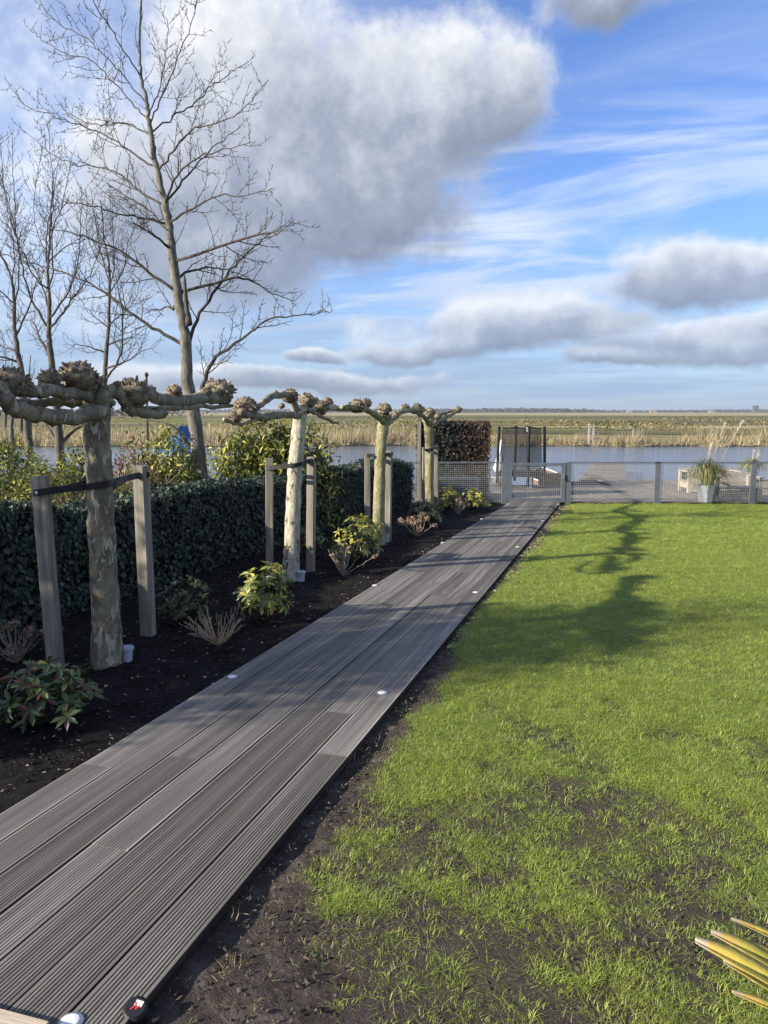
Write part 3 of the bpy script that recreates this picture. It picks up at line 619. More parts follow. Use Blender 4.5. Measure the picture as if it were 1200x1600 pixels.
def limb(root, pts, r0, r1, m, x0, dx=0.0, n=10):
    m = M['barkArm'] if m is M['barkA'] else m
    """a gnarled arm in the row's vertical plane (x = x0), through the surveyed points"""
    P = [Xp(u, v, x0 + dx * i / max(1, len(pts) - 1)) for i, (u, v) in enumerate(pts)]
    P = smooth_line(P, 4, 0.007); rr = 0.87 * np.linspace(r0, r1, len(P)) * (1 + nr.uniform(-0.10, 0.13, len(P)))
    mb = MB().tube(P, rr, n, True, 0.06); b_ = build('branch', mb.v, mb.f, m, root, True)
    for q in range(2, len(P) - 1, 3):
        if nr.rand() < 0.5: knuckle(root, P[q] + [nr.normal(0, .3) * rr[q], 0, rr[q] * 0.75], rr[q] * nr.uniform(.55, 1.0), 9, 0.75)
    return b_
def pollard(base, line, r0, r1, m, label, xq):
    t = thing('pollarded_plane_tree', label, 'tree', base, 'row of pollarded plane trees beside the path')
    P = smooth_line(line, 7, 0.003); k = len(P); tt = np.linspace(0, 1, k)
    rr = r0 + (r1 - r0) * tt + 0.028 * np.exp(-tt * 9) + 0.03 * np.clip((tt - 0.88) / 0.12, 0, 1); rr *= 1 + nr.uniform(-0.035, 0.035, k)
    mb = MB().tube(P, rr, 16, True, 0.025); build('trunk', mb.v, mb.f, m, t, True); return t
XR = -3.36
# first tree, nearest
b1 = G(168, 1037); y1 = b1[1]
T1 = pollard(b1, [b1 + [0, 0, -0.08], Xp(166, 960, b1[0]), Xp(160, 860, b1[0]), Xp(156, 760, b1[0]), Xp(152, 690, b1[0]), Xp(153, 640, b1[0]), Xp(156, 622, b1[0])], 0.092, 0.083, M['barkA'], 'thickest pollarded plane tree with mottled olive bark, nearest the camera', XR)
xb = b1[0]
for pts, r0, r1, x0, dx in (([(163, 640), (125, 650), (85, 652), (50, 646), (28, 640), (8, 622)], 0.052, 0.05, xb + 0.08, 0.04),
                        ([(155, 628), (130, 617), (95, 614), (60, 612), (38, 610), (10, 606)], 0.046, 0.04, xb, -0.02),
                        ([(150, 632), (120, 630), (85, 629), (55, 630), (20, 632)], 0.033, 0.03, xb - 0.16, -0.05),
                        ([(12, 628), (0, 610), (-20, 604), (-60, 606), (-130, 612)], 0.062, 0.04, xb + 0.06, -0.05),
                        ([(158, 640), (160, 618), (176, 610), (192, 622), (202, 640), (225, 646), (252, 647)], 0.056, 0.036, xb + 0.05, 0.06),
                        ([(205, 622), (228, 615), (250, 625), (285, 627), (312, 622), (335, 622), (352, 622)], 0.05, 0.062, xb + 0.02, 0.0),
                        ([(222, 640), (270, 637), (320, 637), (362, 634)], 0.026, 0.02, xb + 0.07, -0.02),
                        ([(152, 622), (135, 606), (120, 600)], 0.06, 0.055, xb - 0.02, 0.0), ([(128, 612), (100, 606), (80, 603)], 0.035, 0.03, xb - 0.05, -0.05)):
    limb(T1, pts, r0, r1, M['barkA'], x0, dx, 12)
for u, v, r, s_, dx in ((14, 600, 0.105, 90, 0.02), (122, 588, 0.105, 110, -0.02), (78, 592, 0.07, 60, -0.08), (207, 615, 0.115, 100, 0.08), (272, 612, 0.06, 50, 0.0), (343, 612, 0.115, 120, 0.0), (254, 646, 0.04, 16, 0.1), (150, 596, 0.05, 40, 0.0), (85, 612, 0.028, 10, 0.0), (-60, 600, 0.09, 70, 0.0)):
    knuckle(T1, Xp(u, v, xb + dx), r, s_)
# second tree, white stem
b2 = G(453, 905)
T2 = pollard(b2, [b2 + [0, 0, -0.08], Xp(456, 850, b2[0]), Xp(460, 760, b2[0]), Xp(462, 720, b2[0]), Xp(466, 680, b2[0]), Xp(468, 655, b2[0]), Xp(466, 640, b2[0])], 0.083, 0.075, M['barkB'], 'pollarded plane tree with a whitish sunlit stem, second from the camera', XR)
xb2 = b2[0]
for pts, r0, r1, x0, dx, m in (([(466, 645), (455, 622), (432, 617), (415, 625), (402, 636), (385, 642)], 0.045, 0.035, xb2, 0, M['barkA']),
                           ([(466, 650), (440, 648), (415, 652), (395, 650), (375, 644)], 0.045, 0.04, xb2 + 0.06, 0, M['barkA']),
                           ([(412, 652), (392, 658), (372, 662), (350, 655)], 0.026, 0.024, xb2 - 0.12, 0, M['barkB']),
                           ([(470, 650), (484, 640), (506, 637), (530, 639), (552, 640), (572, 640)], 0.05, 0.032, xb2 + 0.03, 0, M['barkB']),
                           ([(480, 640), (500, 650), (515, 657), (528, 661)], 0.026, 0.018, xb2 + 0.1, 0.05, M['barkA']),
                           ([(470, 640), (490, 628), (510, 630), (532, 638)], 0.03, 0.024, xb2 - 0.1, 0, M['barkA'])):
    limb(T2, pts, r0, r1, m, x0, dx)
for u, v, r, s_, dx in ((453, 619, 0.085, 60, 0), (480, 626, 0.095, 80, 0.02), (500, 638, 0.095, 80, 0.06), (384, 637, 0.11, 90, 0), (368, 652, 0.06, 40, 0), (512, 628, 0.06, 40, -0.08), (440, 634, 0.035, 10, 0.04)):
    knuckle(T2, Xp(u, v, xb2 + dx), r, s_)
# third and fourth trees
b3 = G(593, 851)
T3 = pollard(b3, [b3 + [0, 0, -0.08], Xp(592, 800, b3[0]), Xp(594, 720, b3[0]), Xp(597, 680, b3[0]), Xp(600, 658, b3[0]), Xp(600, 650, b3[0])], 0.078, 0.088, M['barkC'], 'slim pollarded plane tree with greenish stem, third from the camera', XR)
xb3 = b3[0]
for pts, r0, r1, x0, dx, m in (([(600, 664), (588, 650), (574, 642), (556, 638), (534, 637)], 0.055, 0.035, xb3, 0, M['barkC']),
                           ([(603, 664), (615, 652), (628, 644), (646, 641), (664, 641)], 0.052, 0.032, xb3 + 0.04, 0, M['barkC']),
                           ([(598, 655), (612, 648), (632, 640), (652, 640)], 0.045, 0.03, xb3 - 0.08, 0, M['barkB'])):
    limb(T3, pts, r0, r1, m, x0, dx)
for u, v, r, s_, dx in ((558, 635, 0.1, 70, 0), (572, 630, 0.075, 50, -0.05), (600, 640, 0.1, 70, 0), (618, 650, 0.06, 40, 0.06), (633, 637, 0.07, 50, -0.04), (652, 637, 0.08, 60, 0)):
    knuckle(T3, Xp(u, v, xb3 + dx), r, s_)
b4 = np.array([XR + 0.02, 14.35, float(gz(XR, 14.35))])
T4 = pollard(b4, [b4 + [0, 0, -0.08], Xp(671, 760, b4[0]), Xp(671, 700, b4[0]), Xp(670, 672, b4[0]), Xp(669, 656, b4[0])], 0.08, 0.088, M['barkC'], 'pollarded plane tree closest to the gate, farthest of the row', XR)
xb4 = b4[0]
for pts, r0, r1, x0, dx, m in (([(670, 665), (662, 650), (650, 645), (640, 642)], 0.05, 0.035, xb4, 0, M['barkA']),
                           ([(672, 666), (684, 658), (697, 652), (710, 645), (718, 640)], 0.052, 0.035, xb4 + 0.03, 0, M['barkC']),
                           ([(672, 655), (684, 648), (700, 644), (714, 642)], 0.045, 0.032, xb4 - 0.06, 0, M['barkC'])):
    limb(T4, pts, r0, r1, m, x0, dx)
for u, v, r, s_, dx in ((656, 640, 0.08, 60, 0), (672, 645, 0.1, 80, 0), (684, 650, 0.07, 40, 0.05), (716, 640, 0.085, 60, 0), (666, 652, 0.07, 40, 0)):
    knuckle(T4, Xp(u, v, xb4 + dx), r, s_)

# stakes, rubber ties and the little grey lights at the feet
def at_depth(p, u, v):
    """point on the sight line at the same distance across the view as p"""
    d = ray(u, v); k = (p[0] * -math.sin(YAW) + p[1] * math.cos(YAW)) / (d[0] * -math.sin(YAW) + d[1] * math.cos(YAW)); return O0 + d * k
def stake(base, top, w, label, rot):
    t = thing('tree_stake', label, 'stake', base, 'square wooden stakes beside the plane trees')
    b, q = np.array(base) - [0, 0, 0.1], np.array(top); ax = np.array([math.cos(rot), math.sin(rot), 0])
    d = q - b; L_ = np.linalg.norm(d)
    mb = MB(); nseg = 6; V = []; F = []
    d /= L_; ay = np.cross(d, ax); ay /= np.linalg.norm(ay); ax2 = np.cross(ay, d); h = w / 2; c = h * 0.86
    ring = [(-h, -c), (-c, -h), (c, -h), (h, -c), (h, c), (c, h), (-c, h), (-h, c)]
    for i in range(nseg + 1):
        for x, y in ring: V.append(b + d * L_ * i / nseg + ax2 * x * (1 + nr.uniform(-.015, .015)) + ay * y * (1 + nr.uniform(-.015, .015)))
    for i in range(nseg):
        for j in range(8): F.append((i * 8 + j, i * 8 + (j + 1) % 8, (i + 1) * 8 + (j + 1) % 8, (i + 1) * 8 + j))
    F.append(tuple(nseg * 8 + j for j in range(8))); build('post', V, F, M['stake'], t)
    return t
def ribbon(mb, pts, hw, th=0.006):
    """flat rubber band standing on edge"""
    P = np.asarray(pts, float); T = np.gradient(P, axis=0); V = []
    for p, t in zip(P, T):
        s_ = np.cross(t, [0, 0, 1.0]); s_ /= np.linalg.norm(s_) + 1e-9
        for z, q in ((-hw, -th), (hw, -th), (hw, th), (-hw, th)): V.append(p + [0, 0, z] + s_ * q)
    F = []
    for i in range(len(P) - 1):
        for j in range(4): F.append((i * 4 + j, i * 4 + (j + 1) % 4, (i + 1) * 4 + (j + 1) % 4, (i + 1) * 4 + j))
    F += [(3, 2, 1, 0), tuple((len(P) - 1) * 4 + j for j in range(4))]; mb.add(V, F)
def tie(s1, s2, tr, r, za, zb, zt, label, w1):
    """band from stake 1 round the trunk to stake 2 and back, crossed"""
    t = thing('tree_tie', label, 'tree tie', (tr[0], tr[1], zt), 'black rubber tree ties')
    s1, s2, tr = (np.array([q[0], q[1], 0.0]) for q in (s1, s2, tr)); view = -np.array([-math.sin(YAW), math.cos(YAW), 0]); side = np.array([math.cos(YAW), math.sin(YAW), 0])
    for sg, hw in ((1, 0.022), (-1, 0.022)):
        P = [s1 - side * (w1 * 0.62) + [0, 0, za], s1 + view * sg * (w1 * 0.62) + [0, 0, za], s1 * 0.6 + tr * 0.4 + view * sg * r * 0.7 + [0, 0, za * 0.6 + zt * 0.4]]
        for k in range(-3, 4):
            an = k / 3 * 1.1; P.append(tr + side * math.sin(an) * (r + 0.008) + view * sg * math.cos(an) * (r + 0.008) + [0, 0, zt + 0.012 * k / 3 * sg])
        P += [s2 * 0.55 + tr * 0.45 + view * sg * r * 0.55 + [0, 0, zb * 0.5 + zt * 0.5], s2 + view * sg * (w1 * 0.62) + [0, 0, zb], s2 + side * (w1 * 0.62) + [0, 0, zb]]
        mb = MB(); ribbon(mb, smooth_line(P, 3), hw); mb.build('band', M['strap'], t)
    for s_, z in ((s1, za), (s2, zb)):
        p = s_ + view * (w1 * 0.62 + 0.006) + [0, 0, z]; MB().tube([p, p + view * 0.006], 0.011, 8).build('bolt', M['steel'], t)
def trunk_at(tr, z, pts): return tr
def pair(tb, q1, t1, q2, t2, w, names, vt, uv_tr, tr_r, tlabel):
    B1, B2 = G(*q1), G(*q2); 
    # both stakes stand one either side of their tree, in the row
    P1 = at_depth(B1, *t1); P2 = at_depth(B2, *t2)
    stake(B1, P1, w, names[0], YAW + 0.1); stake(B2, P2, w, names[1], YAW - 0.25)
    z1 = at_depth(B1, t1[0], vt[0])[2]; z2 = at_depth(B2, t2[0], vt[2])[2]; tp = Xp(uv_tr[0], uv_tr[1], tb[0]); f1 = (z1 - B1[2]) / (P1[2] - B1[2]); f2 = (z2 - B2[2]) / (P2[2] - B2[2])
    tie(B1 + (P1 - B1) * f1, B2 + (P2 - B2) * f2, tp, tr_r, z1, z2, tp[2], tlabel, w)
pair(b1, (88, 1042), (62, 744), (232, 993), (220, 728), 0.095, ('grey leaning stake left of the nearest plane tree', 'greenish square stake right of the nearest plane tree'), (768, 0, 742), (157, 757), 0.088, 'black rubber tie round the nearest plane tree and its two stakes')
pair(b2, (421, 895), (421, 716), (485, 893), (487, 714), 0.088, ('pale stake left of the white-stemmed plane tree', 'stake right of the white-stemmed plane tree, lower part in shade'), (731, 0, 719), (461, 726), 0.08, 'black rubber tie round the white-stemmed second plane tree')
pair(b3, (574, 838), (574, 708), (606, 845), (608, 705), 0.088, ('stake left of the third plane tree from the camera', 'stake right of the third plane tree from the camera'), (711, 0, 709), (595, 713), 0.08, 'black rubber tie round the third plane tree')
pair(b4, (664, 800), (663, 699), (682, 806), (681, 697), 0.09, ('stake left of the plane tree closest to the gate', 'stake right of the plane tree closest to the gate'), (701, 0, 699), (671, 702), 0.08, 'black rubber tie round the plane tree closest to the gate')
def uplight(u, v, label):
    p = G(u, v); t = thing('garden_uplight', label, 'garden light', p, 'grey cup lights at the feet of the trees')
    MB().lathe(p, [(0.034, -0.02), (0.036, 0.03), (0.042, 0.082), (0.042, 0.086)], 16).build('cup', M['greyplastic'], t, False)
    MB().lathe(p + [0, 0, 0.086], [(0.050, 0), (0.050, 0.016), (0.045, 0.020)], 16).build('rim', M['greyplastic'], t)
    MB().box(p + np.array([-0.05, -0.01, 0.006]), (0.13, 0.06, 0.012), ax=(1, 0.2, 0)).build('foot_plate', M['greyplastic'], t)
uplight(199, 1033, 'small grey cup-shaped light at the foot of the nearest plane tree')
uplight(471, 907, 'small grey cup-shaped light at the foot of the white-stemmed plane tree')
uplight(604, 846, 'small grey cup-shaped light at the foot of the third plane tree stake')

# ------------------------------------------------------------------ ivy hedge along the border
def leaf_wall(pts, nrm, sz, tv, tf, spread=0.5, droop=-0.7):
    n = len(pts); f = np.zeros((n, 3)); f[:, 2] = droop; f += nr.normal(0, spread, (n, 3)); N_ = nrm + nr.normal(0, spread * 0.8, (n, 3))
    return many(tv, tf, pts, frames(f, N_), sz)
hedge = thing('ivy_hedge', 'long low dark green ivy hedge running behind the plane trees', 'hedge', (-4.8, 8.0, float(gz(-4.8, 8.0))))
HX0, HX1, HY0, HY1, HH = -5.05, -4.52, -2.0, 17.6, 0.90
def htop(y): return gz(-4.6, y) + 0.04 + HH + 0.10 * np.clip((y - 6) / 10, 0, 1) + 0.035 * np.sin(y * 1.7) + 0.02 * np.sin(y * 5.1) + 0.07 * (vnoise(y * 2.3, y * 0 + 2.2, 6) - 0.5)
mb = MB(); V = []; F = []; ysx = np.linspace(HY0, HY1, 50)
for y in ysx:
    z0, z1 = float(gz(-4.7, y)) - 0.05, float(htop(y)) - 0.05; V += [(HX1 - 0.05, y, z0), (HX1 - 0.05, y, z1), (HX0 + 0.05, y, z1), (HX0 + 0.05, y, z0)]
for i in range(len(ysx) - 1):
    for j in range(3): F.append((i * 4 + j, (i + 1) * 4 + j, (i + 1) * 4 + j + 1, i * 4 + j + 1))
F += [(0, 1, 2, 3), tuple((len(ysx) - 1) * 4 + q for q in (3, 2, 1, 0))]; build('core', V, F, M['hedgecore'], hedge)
def hedge_pts(n, y0, y1):
    y = nr.uniform(y0, y1, n); z0 = gz(-4.6, y); z1 = htop(y); t = nr.rand(n)
    topf = nr.rand(n) < 0.33; back = (~topf) & (nr.rand(n) < 0.15)
    x = np.where(topf, nr.uniform(HX0, HX1, n), np.where(back, HX0, HX1)) + nr.normal(0, 0.022, n) + np.where(topf, 0, 0.03 * (vnoise(y * 3, t * 4, 8) - 0.5))
    z = np.where(topf, z1, z0 + (z1 - z0) * t) + nr.normal(0, 0.018, n)
    nn = np.zeros((n, 3)); nn[:, 0] = np.where(topf, 0.1, np.where(back, -1, 1)); nn[:, 2] = np.where(topf, 1.0, 0.35)
    return np.stack([x, y, z], 1), nn
def leaf_parts(par, name, meshes, P, Rm, sc):
    og = np.array(origin(par))
    for p, r_, s_ in zip(P, Rm, sc):
        o = bpy.data.objects.new(name, rnd.choice(meshes)); COL.objects.link(o); o.parent = par
        m4 = Matrix.Identity(4)
        for i in range(3):
            for j in range(3): m4[i][j] = r_[i][j] * s_
            m4[i][3] = p[i] - og[i]
        o.matrix_local = m4
def tmesh(name, V, F, m):
    me = bpy.data.meshes.new(name); me.from_pydata([tuple(v) for v in V], [], F); me.materials.append(m); return me
ivyme = [tmesh('ivy_leaf', IVY_V, IVY_F, M['ivypart'])]
P, N_ = hedge_pts(300, 3.6, 6.2); P[:, 0] += 0.02; sel = N_[:, 0] > 0.5; fwd = nr.normal(0, .45, (300, 3)); fwd[:, 2] -= 0.8
leaf_parts(hedge, 'leaf', ivyme, P, frames(fwd, N_ + nr.normal(0, .35, (300, 3))), nr.uniform(0.035, 0.06, 300))
Pa, Na = hedge_pts(17000, HY0 + 3.5, 9.0); Pb, Nb = hedge_pts(13000, 9.0, HY1); P = np.concatenate([Pa, Pb]); N_ = np.concatenate([Na, Nb])
Pc = nr.uniform([HX0, HY1 - 0.03, 0], [HX1, HY1 + 0.02, 1], (300, 3)); Pc[:, 2] = gz(Pc[:, 0], Pc[:, 1]) + Pc[:, 2] * 1.0
P = np.concatenate([P, Pc]); N_ = np.concatenate([N_, np.tile([[0, 1, .3]], (300, 1))])
V, F = leaf_wall(P, N_, nr.uniform(0.028, 0.058, len(P)), IVY_V, IVY_F, 0.45); build('foliage', V, F, M['ivy'], hedge, kind='stuff')
mb = MB()
for _ in range(80):
    y = nr.uniform(3, 17); z = float(htop(y)); p = np.array([nr.uniform(HX0, HX1), y, z - 0.03]); d = np.array([nr.normal(0, .4), nr.normal(0, .4), 1]); mb.tube([p, p + d * nr.uniform(.05, .14)], [0.003, 0.0015], 3)
mb.build('shoot', M['twig'], hedge, kind='stuff')
# tall hedge standing across the end of the border, ivy on the left, brown beech on the right
th_l, th_r, th_top = fa(655), fa(771), 1.93
thp = fw((th_l + th_r) / 2, 1.0)
tall = thing('tall_hedge', 'tall clipped hedge beyond the fence, dark ivy at left turning to brown leaves at right', 'hedge', thp)
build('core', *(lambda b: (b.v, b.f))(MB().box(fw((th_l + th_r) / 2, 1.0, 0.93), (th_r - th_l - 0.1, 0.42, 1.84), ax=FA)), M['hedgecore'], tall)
def tall_pts(n, lo, hi):
    a = nr.uniform(lo, hi, n); q = nr.rand(n); z = nr.rand(n) * th_top; nn_ = 0.76 + nr.normal(0, 0.03, n) + 0.06 * (vnoise(a * 4, z * 4, 4) - 0.5)
    nrm = np.tile(-FN + [0, 0, .35], (n, 1)); t_ = q < 0.25; nn_ = np.where(t_, nr.uniform(0.76, 1.24, n), nn_); z = np.where(t_, th_top + nr.normal(0, 0.03, n), z); nrm[t_] = [0, 0, 1]
    e = (q > 0.25) & (q < 0.36); a = np.where(e, np.where(nr.rand(n) < 0.5, th_l, th_r), a); nn_ = np.where(e, nr.uniform(0.76, 1.24, n), nn_); nrm[e] = FA + [0, 0, .3]
    return F0 + a[:, None] * FA + nn_[:, None] * FN + z[:, None] * np.array([0, 0, 1.0]), nrm, a
P, N_, a = tall_pts(6500, th_l, th_r); brown = (a - th_l) / (th_r - th_l) + nr.normal(0, 0.1, len(a)) > 0.56
V, F = leaf_wall(P[~brown], N_[~brown], nr.uniform(0.05, 0.085, (~brown).sum()), IVY_V, IVY_F, 0.45); build('ivy_foliage', V, F, M['ivydark'], tall, kind='stuff')
V, F = leaf_wall(P[brown], N_[brown], nr.uniform(0.05, 0.085, brown.sum()), LEAF_V, LEAF_F, 0.6); build('beech_foliage', V, F, M['beech'], tall, kind='stuff')
pl = fw(th_l + 0.02, 0.7); MB().box(pl + np.array([0, 0, 0.98]), (0.09, 0.07, 2.0), ax=FA).build('end_post', M['stake'], tall)

# ------------------------------------------------------------------ shrubs of the border
def leafset(m, names): return [tmesh('leaf', LEAF_V, LEAF_F, m_) for m_ in m]
LV_NARROW = [(x * 0.9, y, z) for x, y, z in LEAF_V]
def rosettes(c, rad, n, leaf, per=8, up=0.55, seed=0, low=-0.1):
    r = np.random.RandomState(seed); P = []; Fw = []; Nn = []; S_ = []; tips = []
    for i in range(n):
        d = r.normal(size=3); d /= np.linalg.norm(d); d[2] = abs(d[2]) if r.rand() < 0.82 else low * r.rand(); d /= np.linalg.norm(d)
        rr = r.uniform(0.72, 1.05); p = np.array(c) + d * np.array(rad) * rr; ax = d * (1 - up) + np.array([0, 0, up]) + r.normal(0, .18, 3); ax /= np.linalg.norm(ax); tips.append(p)
        a = np.cross(ax, [0.3, 0.9, 0.1]); a /= np.linalg.norm(a); b = np.cross(ax, a); k = per + r.randint(-2, 2); ph = r.rand() * 6
        for j in range(k):
            an = ph + 2 * math.pi * j / k + r.normal(0, .2); el = r.uniform(-0.35, 0.5); f = (a * math.cos(an) + b * math.sin(an)) * math.cos(el) + ax * math.sin(el)
            P.append(p); Fw.append(f); Nn.append(ax + r.normal(0, .2, 3)); S_.append(leaf * r.uniform(0.7, 1.15))
    return np.array(P), frames(np.array(Fw), np.array(Nn)), np.array(S_), tips
def stems(par, base, tips, r=0.006, m=None):
    mb = MB()
    for t in tips:
        mid = np.array(base) * 0.45 + np.array(t) * 0.55; mid[2] -= 0.12 * abs(t[2] - base[2]); mb.tube(smooth_line([np.array(base) + nr.normal(0, .02, 3) * [1, 1, 0], mid, t], 3), np.linspace(r, r * 0.5, 7), 4)
    mb.build('stems', m or M['twig'], par)
def rhodo(u, v, size, n, leaf, mats, label, single=True, per=8, seed=0, up=0.5, p=None):
    b = G(u, v) if p is None else np.array(p); rad = np.array([size[0] / 2, size[0] / 2, size[1] * 0.62]); c = b + [0, 0, size[1] * 0.36]
    t = thing('rhododendron', label, 'shrub', b, 'rhododendron shrubs in the border')
    P, Rm, sc, tips = rosettes(c, rad, n, leaf, per, up, seed); P[:, 2] = np.maximum(P[:, 2], b[2] + 0.03)
    if single:
        ms = [tmesh('rhododendron_leaf', LEAF_V, LEAF_F, m) for m in mats]; k = min(300, len(P)); leaf_parts(t, 'leaf', ms, P[:k], Rm[:k], sc[:k])
        if len(P) > k: V, F = many(LEAF_V, LEAF_F, P[k:], Rm[k:], sc[k:]); build('foliage', V, F, M['bushG'], t, kind='stuff')
    else:
        for i, m in enumerate(mats):
            q = np.arange(len(P)) % len(mats) == i; V, F = many(LEAF_V, LEAF_F, P[q], Rm[q], sc[q]); build('foliage', V, F, m, t, kind='stuff')
    stems(t, b, tips)
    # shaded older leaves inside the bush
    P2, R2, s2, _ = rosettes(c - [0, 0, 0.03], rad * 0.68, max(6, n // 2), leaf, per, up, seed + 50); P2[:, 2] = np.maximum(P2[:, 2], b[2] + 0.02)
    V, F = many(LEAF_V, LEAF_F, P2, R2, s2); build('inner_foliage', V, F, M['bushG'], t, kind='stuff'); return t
rhodo(72, 1128, (0.54, 0.36), 42, 0.082, [M['rhG'], M['rhG'], M['rhO'], M['rhR']], 'dark rhododendron with drooping green leaves and reddish edges at the left front of the border', seed=2, per=8)
rhodo(290, 972, (0.50, 0.42), 70, 0.052, [M['rhG'], M['rhG'], M['rhR']], 'low dense dark shrub between the first two stakes by the hedge', seed=4, per=7)
rhodo(418, 968, (0.46, 0.56), 46, 0.09, [M['rhO'], M['rhO'], M['rhY']], 'pale green rhododendron beside the bare stems before the second plane tree', seed=6, per=8, up=0.35)
rhodo(486, 872, (0.36, 0.50), 32, 0.085, [M['rhG'], M['rhO']], 'green rhododendron in the shade behind the white-stemmed tree', seed=8)
rhodo(563, 880, (0.70, 0.62), 52, 0.095, [M['rhY'], M['rhY'], M['rhO']], 'bright yellow-leaved rhododendron in front of the third plane tree', seed=10, per=8, up=0.4)
rhodo(664, 822, (0.70, 0.48), 60, 0.085, [M['rhO'], M['rhG']], 'rounded green rhododendron before the last plane tree', False, seed=12)
rhodo(697, 802, (0.55, 0.60), 46, 0.085, [M['rhG'], M['rhY']], 'upright green rhododendron right of the last plane tree', False, seed=14)
rhodo(738, 797, (0.72, 0.50), 50, 0.09, [M['rhY'], M['rhO']], 'yellow-green rhododendron by the fence just left of the gate', False, seed=16)
def dry_hydrangea(u, v, w, h, n, label, heads=0, seed=0, r=0.004, hr=0.045):
    b = G(u, v); t = thing('dry_hydrangea', label, 'shrub', b, 'bare winter hydrangeas in the border'); q = np.random.RandomState(seed)
    for i in range(n):
        an = q.uniform(0, 2 * math.pi); sp = q.uniform(0.15, 1.0); d = np.array([math.cos(an), math.sin(an), 0]) * sp * w / 2
        tip = b + d + [0, 0, h * q.uniform(0.6, 1.0) * (1.05 - 0.45 * sp)]; mid = b + d * 0.62 + [0, 0, h * 0.22 + 0.2 * (tip[2] - b[2])]
        L_ = smooth_line([b + d * 0.06, mid, tip], 4, 0.004); mb = MB().tube(L_, np.linspace(r, r * 0.55, len(L_)), 5)
        if q.rand() < 0.7:
            k = len(L_) // 2 + 1; e = L_[k] + q.normal(0, .03, 3) + [0, 0, 0.06]; mb.tube([L_[k], (L_[k] + e) / 2 + q.normal(0, .006, 3), e], [r * 0.7, r * 0.6, r * 0.4], 4)
        mb.build('stem', M['drystem'], t)
        if i < heads:
            m = 60; dd = q.normal(size=(m, 3)); dd /= np.linalg.norm(dd, axis=1)[:, None]; P = tip + dd * hr * np.array([1, 1, 0.65]) * q.uniform(0.5, 1, (m, 1))
            V, F = many([(-.5, 0, 0), (.5, 0, 0), (.4, .9, .1), (-.4, .9, .1)], [(0, 1, 2, 3)], P, frames(q.normal(size=(m, 3)), dd + 0.01), q.uniform(0.012, 0.022, m)); build('flower_head', V, F, M['dryhead'], t)
    return t
dry_hydrangea(343, 1008, 0.60, 0.38, 42, 'bare fan of pale winter stems in black soil beside the path, without flower heads', 0, 1, 0.0035)
dry_hydrangea(536, 899, 0.76, 0.42, 16, 'bare shrub with arching stems and dry flower heads before the yellow rhododendron', 7, 2, 0.005, 0.035)
dry_hydrangea(652, 838, 0.66, 0.42, 24, 'dry shrub crowned with many pinkish old flower heads below the green rhododendron', 20, 3, 0.006, 0.055)
dry_hydrangea(716, 803, 0.6, 0.42, 22, 'small dry shrub with brown stems near the fence', 8, 4, 0.006)
dry_hydrangea(25, 1035, 0.5, 0.36, 30, 'tangle of dry brown stems behind the leaning stake at the left edge', 6, 5, 0.0035, 0.04)

# ------------------------------------------------------------------ scatter by geometry nodes (only for what nobody could count)
def scatter(name, pts, rotz, tilt, scl, templates, m, parent=None):
    me = bpy.data.meshes.new(name); n = len(pts); me.vertices.add(n); me.vertices.foreach_set('co', np.asarray(pts, np.float32).ravel())
    at = me.attributes.new('rot', 'FLOAT_VECTOR', 'POINT'); at.data.foreach_set('vector', np.stack([tilt, tilt * 0, rotz], 1).astype(np.float32).ravel())
    at = me.attributes.new('scl', 'FLOAT', 'POINT'); at.data.foreach_set('value', np.asarray(scl, np.float32))
    at = me.attributes.new('idx', 'INT', 'POINT'); at.data.foreach_set('value', nr.randint(0, len(templates), n).astype(np.int32))
    o = bpy.data.objects.new(name, me); COL.objects.link(o); o['kind'] = 'stuff'
    ng = bpy.data.node_groups.new(name + '_nodes', 'GeometryNodeTree'); ng.interface.new_socket('Geometry', in_out='INPUT', socket_type='NodeSocketGeometry'); ng.interface.new_socket('Geometry', in_out='OUTPUT', socket_type='NodeSocketGeometry')
    N = ng.nodes.new; L = ng.links.new; gi = N('NodeGroupInput'); go = N('NodeGroupOutput'); jn = N('GeometryNodeJoinGeometry')
    def attr(nm, ty):
        a = N('GeometryNodeInputNamedAttribute'); a.data_type = ty; a.inputs['Name'].default_value = nm; return [s_ for s_ in a.outputs if s_.enabled and s_.name == 'Attribute'][0]
    ro, sc, ix = attr('rot', 'FLOAT_VECTOR'), attr('scl', 'FLOAT'), attr('idx', 'INT')
    for k, (V, F) in enumerate(templates):
        tm = tmesh(name + '_piece', V, F, m); to = bpy.data.objects.new(name + '_piece', tm)
        oi = N('GeometryNodeObjectInfo'); oi.inputs['Object'].default_value = to; oi.inputs['As Instance'].default_value = True
        cp = N('FunctionNodeCompare'); cp.data_type = 'INT'; cp.operation = 'EQUAL'; ins = [s_ for s_ in cp.inputs if s_.enabled]; L(ix, ins[0]); ins[1].default_value = k
        ip = N('GeometryNodeInstanceOnPoints'); L(gi.outputs[0], ip.inputs['Points']); L(cp.outputs[0], ip.inputs['Selection']); L(oi.outputs['Geometry'], ip.inputs['Instance']); L(ro, ip.inputs['Rotation']); L(sc, ip.inputs['Scale'])
        L(ip.outputs[0], jn.inputs[0])
    L(jn.outputs[0], go.inputs[0]); md = o.modifiers.new('scatter', 'NODES'); md.node_group = ng
    return o
